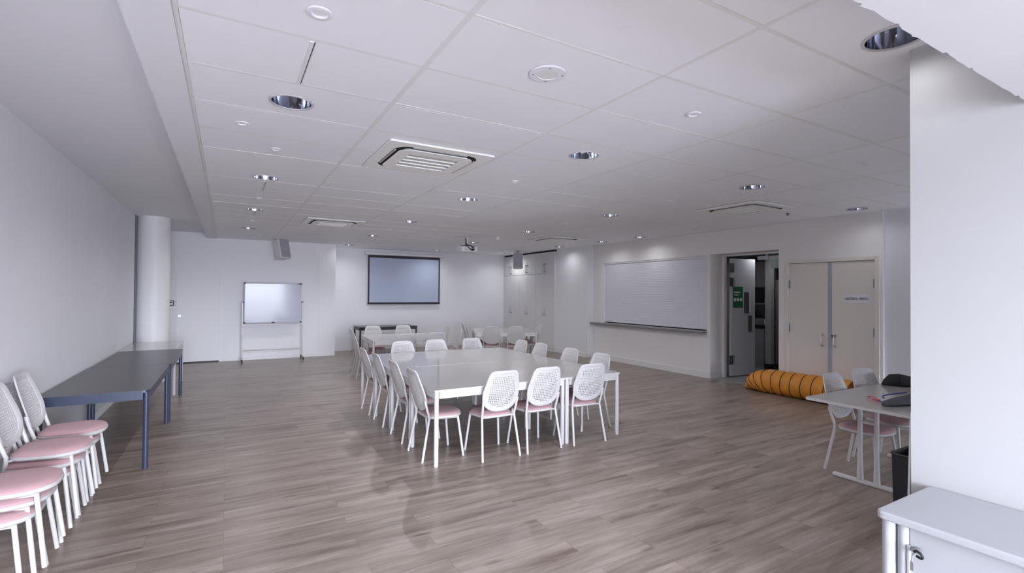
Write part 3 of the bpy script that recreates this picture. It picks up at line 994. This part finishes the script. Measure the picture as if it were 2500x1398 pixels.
bm = BM(); tube(bm, smooth_path([(4.955, 2.13, .014), (4.975, 2.165, .014), (4.985, 2.20, .016), (5.01, 2.235, .018), (5.05, 2.235, .018), (5.06, 2.205, .016), (5.035, 2.18, .014)], 4), .004, 8)
tube(bm, [(4.948, 2.12, .014), (4.965, 2.16, .014)], .010, 8); part('hook', bm, 'red', t, True)

# bin
t = thing('waste_bin', 'black rectangular waste bin beside the pedestal table', 'bin', (4.435, 1.585, 0))
bm = BM()
o1 = rrect(-.145, .145, -.165, .165, .02, 4); o2 = rrect(-.155, .155, -.175, .175, .025, 4)
a = [bm.verts.new((p.x, p.y, 0)) for p in o1]; b_ = [bm.verts.new((p.x, p.y, .50)) for p in o2]
c_ = [bm.verts.new((p.x * .95, p.y * .95, .50)) for p in o2]; d_ = [bm.verts.new((p.x * .95, p.y * .95, .02)) for p in o1]
for u, v in ((a, b_), (b_, c_), (c_, d_)):
    for i in range(len(u)):
        j = (i + 1) % len(u); bm.faces.new((u[i], u[j], v[j], v[i]))
bm.faces.new(a[::-1]); bm.faces.new(d_)
part('body', bm, 'black', t, True)
bm = BM(); tube(bm, [(p.x, p.y, .50) for p in o2], .008, 6, closed=True); part('rim', bm, 'black', t, True)

# small white panel propped behind the wall end
bm = BM()
vs = [bm.verts.new(p) for p in ((2.99, 1.163, 0), (3.20, 1.163, 0), (3.20, 1.134, 1.08), (2.99, 1.134, 1.08), (2.99, 1.173, 0), (3.20, 1.173, 0), (3.20, 1.144, 1.08), (2.99, 1.144, 1.08))]
for q in ((0, 1, 2, 3), (7, 6, 5, 4), (0, 4, 5, 1), (3, 2, 6, 7), (0, 3, 7, 4), (1, 5, 6, 2)):
    bm.faces.new([vs[i] for i in q])
o = finish('leaning_board', bm, 'doorgrey'); tag(o, 'pale board leaning behind the bright wall end', 'board')

# ================================================================== LOW WHITE CABINET (foreground)
t = thing('tambour_cabinet', 'low white sliding-door cabinet in the foreground with key in lock', 'cabinet', (0, 0, 0))
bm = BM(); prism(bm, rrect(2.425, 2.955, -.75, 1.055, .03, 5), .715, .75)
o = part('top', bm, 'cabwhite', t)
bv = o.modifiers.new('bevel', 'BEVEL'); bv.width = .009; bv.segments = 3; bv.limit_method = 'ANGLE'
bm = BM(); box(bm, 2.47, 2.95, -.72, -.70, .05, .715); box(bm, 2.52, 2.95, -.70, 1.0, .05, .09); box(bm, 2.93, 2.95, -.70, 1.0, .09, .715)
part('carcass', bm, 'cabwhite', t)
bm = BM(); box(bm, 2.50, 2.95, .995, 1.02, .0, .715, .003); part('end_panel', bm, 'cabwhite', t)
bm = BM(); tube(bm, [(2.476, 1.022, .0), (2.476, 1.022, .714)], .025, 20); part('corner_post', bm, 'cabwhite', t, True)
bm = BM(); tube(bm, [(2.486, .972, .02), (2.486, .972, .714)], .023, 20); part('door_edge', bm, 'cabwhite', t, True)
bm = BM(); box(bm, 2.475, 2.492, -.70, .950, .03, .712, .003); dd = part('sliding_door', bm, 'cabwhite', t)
bm = BM(); box(bm, 2.462, 2.476, .944, .956, .18, .63, .003); part('edge_pull', bm, 'cabwhite', dd)
bm = BM(); cyl(bm, (2.456, .918, .622), .011, .022, 'X', 16); part('lock', bm, 'steel', dd, True)
t = thing('key', 'dark-headed key hanging from the foreground cabinet lock', 'key', (0, 0, 0))
bm = BM(); cyl(bm, (2.433, 0.918, 0.622), .0035, .024, 'X', 8); part('blade', bm, 'steel', t)
bm = BM(); tube(bm, smooth_path([(2.433, 0.918, 0.627), (2.427, 0.908, 0.635), (2.423, 0.893, 0.631), (2.425, 0.887, 0.619), (2.429, 0.895, 0.611), (2.433, 0.910, 0.613)], 4), .0055, 8); part('bow', bm, 'black', t, True)
bm = BM(); tube(bm, [(2.433, 0.922, 0.619), (2.431, 0.926, 0.585)], .003, 6); part('ring', bm, 'steel', t, True)
bm = BM(); box(bm, 2.427, 2.433, .917, .931, .548, .585, .002); part('spare_key', bm, 'steel', t)

# ================================================================== MOBILE WHITEBOARD
t = thing('mobile_whiteboard', 'glossy whiteboard on a wheeled aluminium stand', 'whiteboard', (.97, 13.17, 0))
bm = BM(); box(bm, -.605, .605, -.012, .012, .925, 1.845); bd = part('board', bm, 'wboard', t)
bm = BM()
box(bm, -.62, .62, -.016, .016, 1.84, 1.862, .003); box(bm, -.62, .62, -.016, .016, .905, .927, .003)
box(bm, -.622, -.602, -.016, .016, .905, 1.862, .003); box(bm, .602, .622, -.016, .016, .905, 1.862, .003)
part('frame', bm, 'alu', bd)
for sx in (-1, 1):
    for z in (.915, 1.85):
        bm = BM(); box(bm, sx * .612 - .02, sx * .612 + .02, -.019, .019, z - .018, z + .018, .004); part('corner_cap', bm, 'black', bd)
for sx in (-1, 1):
    bm = BM(); box(bm, sx * .655 - .014, sx * .655 + .014, -.014, .014, .09, 1.42, .003); part('upright', bm, 'white_metal', t)
    bm = BM(); box(bm, sx * .655 - .016, sx * .655 + .016, -.24, .24, .075, .105, .004); part('foot', bm, 'white_metal', t)
    bm = BM(); cyl(bm, (sx * .64 - .02, 0, 1.40), .016, .05, 'X', 12); part('pivot_knob', bm, 'black', t, True)
    for sy in (-1, 1):
        bm = BM(); cyl(bm, (sx * .655 - .012, sy * .215, .034), .033, .024, 'X', 20); cyl(bm, (sx * .655, sy * .215, .05), .008, .03, 'Z', 8)
        part('caster', bm, 'black', t, True)
bm = BM(); box(bm, -.645, .645, -.012, .012, .855, .885, .003); part('upper_rail', bm, 'white_metal', t)
bm = BM(); box(bm, -.645, .645, -.012, .012, .22, .25, .003); part('lower_rail', bm, 'white_metal', t)
bm = BM(); box(bm, -.60, .60, -.075, -.014, .893, .903, .002); part('pen_tray', bm, 'alu', t)
bm = BM(); box(bm, -.04, .03, -.06, -.03, .903, .925, .004)
o = finish('board_eraser', bm, 'black'); o.location = (.97, 13.17, 0); tag(o, 'dark eraser on the whiteboard pen tray', 'eraser')
bm = BM(); cyl(bm, (.545, -.028, 1.848), .008, .10, 'X', 10)
o = finish('marker_pen', bm, 'black', smooth=True); o.location = (.955, 13.17, 0); tag(o, 'black marker clipped at the whiteboard top right corner', 'pen')

# control panel and switch by the flush door
t = thing('control_panel', 'small dark-framed control panel beside the flush door', 'control panel', (-1.095, YD - .02, 1.38))
bm = BM(); box(bm, -.055, .055, -.012, .02, -.06, .06, .01); part('bezel', bm, 'greybag', t)
bm = BM(); box(bm, -.038, .038, -.016, -.012, -.045, .045, .003); sp = part('plate', bm, 'spkbody', t)
bm = BM(); cyl(bm, (0, -.020, .018), .020, .005, 'Y', 16); part('camera_eye', bm, 'black', sp)
bm = BM(); box(bm, -1.22, -1.05, YD - .010, YD, .36, .72, .003)
o = finish('wall_hatch', bm, 'skirt'); tag(o, 'small white access hatch low beside the round column', 'hatch')
bm = BM(); box(bm, 2.19, 2.27, YD - .022, YD - .012, 1.33, 1.45, .003)
o = finish('light_switch', bm, 'skirt'); tag(o, 'faint white switch plate right of the mobile whiteboard', 'switch')

# ================================================================== PROJECTION SCREEN
t = thing('projection_screen', 'black-bordered projector screen lowered on the back wall', 'screen', (4.61, 14.34, 0))
sk = .0
bm = BM(); box(bm, -1.10, 1.10, -.003, .003, 1.32, 2.735); part('border', bm, 'black', t, label='black border of the screen')
bm = BM(); box(bm, -1.06, 1.06, -.006, .0, 1.365, 2.665); part('surface', bm, 'screenc', t)
bm = BM(); box(bm, -1.17, 1.19, -.04, .045, 2.745, 2.815, .01); part('housing', bm, 'skirt', t)
bm = BM(); box(bm, -1.19, -1.165, -.045, .05, 2.74, 2.825, .004); box(bm, 1.185, 1.21, -.045, .05, 2.74, 2.825, .004); part('end_cap', bm, 'spkbody', t)
bm = BM(); cyl(bm, (-1.12, 0, 1.318), .012, 2.24, 'X', 12); part('weight_bar', bm, 'black', t, True)

# ================================================================== SPEAKERS
def speaker(label, loc, rz, tiltx, s=1.0):
    t = thing('wall_speaker', label, 'speaker', loc, rz, 'pale loudspeakers hung near the ceiling')
    bm = BM(); box(bm, -.15, .15, -.02, .20, -.24, .24, .015); 
    for v in bm.verts:
        if v.co.y > .1: v.co.x *= .72
    part('cabinet', bm, 'spkbody', t)
    bm = BM(); box(bm, -.13, .13, -.034, -.018, -.215, .215, .012); g = part('grille', bm, 'spk', t)
    bm = BM(); cyl(bm, (0, -.037, 0), .016, .005, 'Y', 16); part('badge', bm, 'steel', g)
    bm = BM(); box(bm, -.03, .03, .06, .12, .24, .40); box(bm, -.12, .12, .03, .15, .235, .255, .003); part('bracket', bm, 'hinge', t)
    t.rotation_euler = (math.radians(tiltx), 0, rz); t.scale = (s, s, s)
    return t
speaker('pale loudspeaker high above the mobile whiteboard', (1.17, 12.90, 2.69), math.radians(36), -13, 1.0)
speaker('pale loudspeaker hanging in front of the built-in cupboards', (7.38, 12.4, 2.62), math.radians(-28), -6, .98)

# ================================================================== PROJECTOR
t = thing('ceiling_projector', 'white projector hanging from the ceiling with black cables', 'projector', (4.60, 9.95, 2.63), 0)
bm = BM(); prism(bm, rrect(-.20, .20, -.15, .15, .04, 5), -.06, .05); part('body', bm, 'paper', t)
bm = BM(); cyl(bm, (.0, -.152, -.01), .012, .004, 'Y', 10); box(bm, .03, .11, -.153, -.149, -.04, .0); box(bm, -.09, -.07, -.153, -.149, -.03, -.01); part('port_panel', bm, 'black', t)
bm = BM(); cyl(bm, (.08, .15, -.01), .04, .03, 'Y', 20); part('lens', bm, 'black', t, True)
bm = BM(); cyl(bm, (0, 0, .06), .025, .19, 'Z', 16); cyl(bm, (0, 0, .225), .06, .02, 'Z', 20); box(bm, -.16, .16, -.015, .015, .05, .062); box(bm, -.015, .015, -.12, .12, .05, .062); part('ceiling_mount', bm, 'paper', t, True)
bm = BM()
tube(bm, smooth_path([(-.05, -.03, .245), (-.055, -.06, .12), (-.07, -.10, .07), (-.03, -.17, .02), (.04, -.175, -.02)], 6), .009, 8)
tube(bm, smooth_path([(-.04, -.02, .245), (-.04, -.08, .10), (.03, -.15, .06), (.09, -.18, .02), (.08, -.165, -.03)], 6), .009, 8)
tube(bm, smooth_path([(-.06, -.05, .07), (-.01, -.14, .07), (.04, -.17, .05), (.06, -.165, -.02)], 6), .007, 8)
tube(bm, smooth_path([(-.17, -.05, .07), (-.10, -.10, .075), (-.03, -.08, .09), (.05, -.06, .085), (.18, -.05, .06)], 6), .006, 8)
part('cable', bm, 'black', t, True)

# ================================================================== CEILING FITTINGS
def downlight(label, x, y):
    t = thing('ceiling_downlight', label, 'ceiling light', (x, y, CZ), 0, 'chrome recessed downlights')
    bm = BM(); lathe(bm, [(.120, .004), (.121, -.002), (.133, -.003), (.137, .001), (.137, .004)], 40); part('trim_ring', bm, 'white_metal', t, True)
    bm = BM(); lathe(bm, [(.1215, -.001), (.118, .03), (.105, .085), (.078, .14), (.058, .155)], 40); part('reflector', bm, 'chrome', t, True)
    bm = BM(); lathe(bm, [(.058, .155), (.058, .165), (.0, .165)], 24); part('lamp_holder', bm, 'spkbody', t, True)
    bm = BM()
    for sx in (-.018, .018):
        tube(bm, smooth_path([(sx, -.012, .165), (sx, -.012, .10), (sx, 0, .088), (sx, .012, .10), (sx, .012, .165)], 4), .008, 8)
    part('lamp_tube', bm, 'lens', t, True)
    return t
ROW = {0: 'the row along the left plaster strip', 1: 'the second row from the left wall', 2: 'the third row from the left wall', 3: 'the row closest to the serving hatch'}
ORD = ['nearest', 'second nearest', 'third nearest', 'fourth nearest', 'fifth nearest', 'farthest']
dl0 = None
cols = {0: [], 1: [], 2: [], 3: []}
for lx, ly in LIGHTS:
    c = 0 if lx < 1 else 1 if lx < 4 else 2 if lx < 6.5 else 3
    cols[c].append((lx, ly))
for c, ls in cols.items():
    for k, (lx, ly) in enumerate(sorted(ls, key=lambda q: q[1])):
        word = ORD[-1] if k == len(ls) - 1 else ORD[k]
        lb = 'round chrome downlight, %s to the camera in %s' % (word if word != 'farthest' else 'farthest', ROW[c])
        lb = lb.replace('farthest to', 'farthest from')
        if dl0 is None: dl0 = downlight(lb, lx, ly)
        else: dup(dl0, (lx, ly, CZ), 0, lb)

def spot(label, x, y, s=1.0):
    t = thing('ceiling_spotlight', label, 'ceiling light', (x, y, CZ), 0, 'small white recessed spots')
    bm = BM(); lathe(bm, [(.030, .003), (.036, -.006), (.052, -.004), (.056, .003)], 28); part('bezel', bm, 'paper', t, True)
    bm = BM(); lathe(bm, [(.0, .0), (.018, -.001), (.031, .002)], 20); part('lens', bm, 'lens', t, True)
    t.scale = (s, s, 1)
    return t
sp0 = None
for x, y, s, lb in ((.34, 2.31, 1.0, 'small round white spotlight in the tile nearest the camera, left side'),
                 (.08, 4.13, .85, 'small white ceiling spot just beyond the nearest left chrome downlight'),
                 (.35, 4.73, .85, 'small white ceiling spot between the first two left chrome downlights'),
                 (2.76, 2.29, .9, 'small white ceiling spot right of the round ceiling speaker'),
                 (2.75, 4.70, .8, 'small white ceiling spot between the nearest air conditioner and middle downlights'),
                 (5.06, 4.59, .8, 'small white ceiling spot left of the right-hand air conditioner'),
                 (5.19, 2.32, .8, 'small white ceiling spot near the bright wall end'),
                 (.35, 7.35, .8, 'small white ceiling spot between the second and third left downlights'),
                 (.36, 9.75, .8, 'small white ceiling spot before the farthest left chrome downlight'),
                 (5.2, 7.1, .8, 'small white ceiling spot beyond the centre of the large table'),
                 (2.77, 9.62, .8, 'small white ceiling spot near the far left air conditioner'),
                 (2.78, 12.1, .8, 'small white ceiling spot before the projector screen'),
                 (7.76, 6.4, .8, 'small white ceiling spot above the end of the serving hatch')):
    if sp0 is None: sp0 = spot(lb, x, y, s)
    else:
        o = dup(sp0, (x, y, CZ), 0, lb); o.scale = (s, s, 1)

t = thing('ceiling_loudspeaker', 'round pale ceiling loudspeaker with four screws near the camera', 'speaker', (1.55, 2.29, CZ))
bm = BM(); lathe(bm, [(.105, .002), (.103, -.006), (.06, -.008), (.06, -.004)], 40); part('flange', bm, 'paper', t, True)
bm = BM(); lathe(bm, [(0, -.006), (.061, -.005)], 32); part('grille', bm, 'spkbody', t)
bm = BM()
for k in range(4):
    a = PI / 4 + k * PI / 2 + .35
    cyl(bm, (.083 * math.cos(a), .083 * math.sin(a), -.0085), .0045, .003, 'Z', 10)
part('screw', bm, 'kdark', t)
bm = BM(); lathe(bm, [(.035, .0), (.04, -.03), (.03, -.06), (0, -.065)], 16, (5.19, 9.60, CZ))
o = finish('motion_sensor', bm, 'paper', smooth=True); tag(o, 'small white motion sensor on the ceiling beside the projector', 'sensor')
for x, y, lb in ((6.1, 4.9, 'tiny dark sprinkler by the right-hand air conditioner'),):
    bm = BM(); lathe(bm, [(.03, .002), (.028, -.004), (.01, -.006), (.012, -.03), (0, -.03)], 14, (7.35, 4.35, CZ))
    o = finish('sprinkler', bm, 'kdark', smooth=True); tag(o, lb, 'sprinkler')

def aircon(label, x, y):
    t = thing('ceiling_air_conditioner', label, 'air conditioner', (x, y, CZ), 0, 'square ceiling air conditioners')
    R = .475
    bm = BM()
    ring_plate(bm, rrect(-R, R, -R, R, .012, 3), [rrect(-.385, .385, -.385, .385, .14, 8)], -.016, -.011)
    ring_plate(bm, rrect(-R, R, -R, R, .012, 3), [rrect(-R + .02, R - .02, -R + .02, R - .02, .012, 3)], -.011, .0)
    part('outer_panel', bm, 'ac', t)
    bm = BM(); prism(bm, rrect(-R + .022, R - .022, -R + .022, R - .022, .01, 3), -.003, .002); part('recess_shade', bm, 'dark', t)  # thin dark plate; the slot's inner shade is put into its colour
    bm = BM()
    ring_plate(bm, rrect(-.345, .345, -.345, .345, .11, 8), [rrect(-.235, .235, -.215, .215, .01, 2)], -.031, -.025)
    part('centre_panel', bm, 'ac', t)
    bm = BM(); prism(bm, rrect(-.30, .30, -.30, .30, .05, 4), -.014, -.004); part('filter', bm, 'grille', t)
    bm = BM()
    for k in range(4):
        yy = -.215 + .43 * k / 4 + .1
        box(bm, -.236, .236, yy - .007, yy + .007, -.031, -.020)
    n_ = 30
    for k in range(n_):
        xx = -.23 + .46 * k / (n_ - 1)
        box(bm, xx - .0014, xx + .0014, -.215, .215, -.024, -.014)
    part('intake_grille', bm, 'ac', t)
    for k in range(4):
        bm = BM(); box(bm, -.25, .25, -.378, -.362, -.020, -.012)
        f = part('air_flap', bm, 'grille', t); f.rotation_euler = (0, 0, k * PI / 2)
    return t
ac0 = aircon('square ceiling air conditioner nearest the camera above the large table', 1.60, 4.38)
dup(ac0, (1.62, 9.25, CZ), 0, 'square ceiling air conditioner above the far wall with the whiteboard')
dup(ac0, (6.45, 4.44, CZ), 0, 'square ceiling air conditioner above the double doors side')
dup(ac0, (6.52, 9.25, CZ), 0, 'square ceiling air conditioner above the cupboard-side table')

# ================================================================== ORANGE TUNNEL
t = thing('play_tunnel', 'orange fabric tunnel with black hoops lying by the double doors', 'tunnel', (0, 0, 0))
R0 = .20
hoops = []   # centre y, tilt (deg, about X), radius
spec = [(5.20, 60, .155), (5.175, 45, .17), (5.13, 30, .182), (5.05, 15, .188), (4.92, 5, .19), (4.78, 0, .19),
        (4.63, -2, .19), (4.46, -2, .19), (4.29, -2, .192), (4.11, -2, .192), (3.94, -2, .192), (3.78, -2, .192)]
XT = 8.04
def hoop_pts(yc, tilt, r, n=28):
    a = math.radians(tilt)
    out = []
    for k in range(n):
        th = 2 * PI * k / n
        x_ = math.cos(th) * r
        h_ = r + math.sin(th) * r        # distance up along the hoop plane from its lowest point
        out.append(Vector((XT + x_, yc + math.sin(a) * h_ * 1.0, .006 + math.cos(a) * h_)))
    return out
H = [hoop_pts(*s_) for s_ in spec]
bm = BM()
n = 28
def vring(pts): return [bm.verts.new(p) for p in pts]
tail = [Vector((XT + math.cos(2 * PI * k / n) * .05, 5.50 + .02 * math.sin(2 * PI * k / n), .02 + .015 * math.sin(2 * PI * k / n))) for k in range(n)]
mid = [Vector(((a.x + b_.x) / 2, (a.y + b_.y) / 2, max(.006, (a.z + b_.z) / 2 * 1.12))) for a, b_ in zip(tail, H[0])]
rings = [vring(tail), vring(mid)]
for i, h_ in enumerate(H):
    rings.append(vring(h_))
    if i < len(H) - 1:
        g = H[i + 1]
        c = sum(((a + b_) / 2 for a, b_ in zip(h_, g)), Vector()) / n
        for f_, bulge in ((.12, 1.04), (.3, 1.085), (.5, 1.10), (.7, 1.085), (.88, 1.04)):
            ring = []
            for k, (a, b_) in enumerate(zip(h_, g)):
                p = a.lerp(b_, f_)
                cc = sum((q for q in h_), Vector()) / n * (1 - f_) + sum((q for q in g), Vector()) / n * f_
                q = cc + (p - cc) * (bulge + .012 * math.sin(5 * k + 3 * i) + random.uniform(-.008, .008))
                q.z = max(.004, q.z)
                ring.append(q)
            rings.append(vring(ring))
for a, b_ in zip(rings, rings[1:]):
    for k in range(n):
        l = (k + 1) % n
        bm.faces.new((a[k], a[l], b_[l], b_[k]))
bm.faces.new(rings[0])
part('fabric', bm, 'orange', t, True)
for h_ in H:
    bm = BM()
    c = sum(h_, Vector()) / n
    tube(bm, [c + (p - c) * 1.012 for p in h_], .006, 6, closed=True)
    part('hoop', bm, 'black', t, True)

# ================================================================== OUTSIDE + LIGHT

def area(name, loc, rot, sx, sy, power, color, spread=PI):
    l = bpy.data.lights.new(name, 'AREA'); l.shape = 'RECTANGLE'; l.size = sx; l.size_y = sy
    l.energy = power; l.color = color; l.spread = spread
    o = bpy.data.objects.new(name, l); COL.objects.link(o); o.location = loc; o.rotation_euler = rot
    return o
area('kitchen_fill', (9.9, 6.2, 2.54), (0, 0, 0), 1.1, .25, 1.2, (.95, .97, 1.0))  # added fill without a fixture, lifts the dark kitchen
def portal(name, loc, sx, sy):
    o = area(name, loc, (PI / 2, 0, 0), sx, sy, 1, (1, 1, 1))
    o.data.cycles.is_portal = True
portal('window_portal', (1.06, YR1 - .01, 1.27), 3.54, 2.32)
portal('side_window_portal', (7.35, YR1 - .01, .9), 1.3, .8)
for k, (lx, ly) in enumerate(LIGHTS):
    l = bpy.data.lights.new('downlight_lamp', 'SPOT'); l.energy = LAMP * (.55 if ly > 13 else .12 if (lx > 7 and ly < 4) else .22 if lx > 7 else .08 if ly < 1.5 else .3 if (lx > 5 and ly < 5) else .6 if (lx > 5 and ly < 7) else .62 if lx < 1 else 1.15); l.color = (.95, .955, 1.0)
    l.spot_size = math.radians(165); l.spot_blend = 1.0; l.shadow_soft_size = .010
    o = bpy.data.objects.new('downlight_lamp', l); COL.objects.link(o); o.location = (lx, ly, CZ - .015)

wd = bpy.data.worlds.new('daylight'); SC.world = wd; wd.use_nodes = True
nt = wd.node_tree
bg = nt.nodes['Background']
tc = nt.nodes.new('ShaderNodeTexCoord')
sp_z = nt.nodes.new('ShaderNodeSeparateXYZ')
nt.links.new(tc.outputs['Generated'], sp_z.inputs[0])
rp = nt.nodes.new('ShaderNodeValToRGB')
e = rp.color_ramp.elements
e[0].position = .48; e[0].color = (.30, .32, .375, 1)
e[1].position = .52; e[1].color = (.81, .865, 1.0, 1)
mr = nt.nodes.new('ShaderNodeMapRange'); mr.inputs['From Min'].default_value = -1; mr.inputs['From Max'].default_value = 1
nt.links.new(sp_z.outputs['Z'], mr.inputs['Value']); nt.links.new(mr.outputs['Result'], rp.inputs['Fac'])
nt.links.new(rp.outputs['Color'], bg.inputs['Color'])
bg.inputs['Strength'].default_value = SKY

# ================================================================== CAMERA
F = 1199.66
yaw, pitch, roll = .5252, .0131, .0074
cy, sy, cp, sp_ = math.cos(yaw), math.sin(yaw), math.cos(pitch), math.sin(pitch)
f = Vector((sy * cp, cy * cp, sp_)); r = Vector((cy, -sy, 0)); u = r.cross(f)
r2 = math.cos(roll) * r + math.sin(roll) * u
u2 = -math.sin(roll) * r + math.cos(roll) * u
cam = bpy.data.cameras.new('camera'); co = bpy.data.objects.new('camera', cam); COL.objects.link(co)
mw = Matrix(((r2.x, u2.x, -f.x, 0), (r2.y, u2.y, -f.y, 0), (r2.z, u2.z, -f.z, HC), (0, 0, 0, 1)))
co.matrix_world = mw
cam.sensor_width = 36; cam.lens = F / 2500 * 36; cam.clip_start = .05; cam.clip_end = 200
SC.camera = co

SC.view_settings.view_transform = 'Standard'
try: SC.view_settings.look = 'None'
except Exception: pass
SC.view_settings.exposure = 2.53
SC.view_settings.gamma = 1.0
SC.view_settings.use_curve_mapping = False
SC.cycles.max_bounces = 10
SC.cycles.diffuse_bounces = 6
SC.cycles.use_adaptive_sampling = True
SC.cycles.adaptive_threshold = .02
SC.cycles.glossy_bounces = 4
SC.cycles.use_denoising = True
SC.cycles.caustics_reflective = False
SC.cycles.caustics_refractive = False
SC.cycles.sample_clamp_indirect = 6
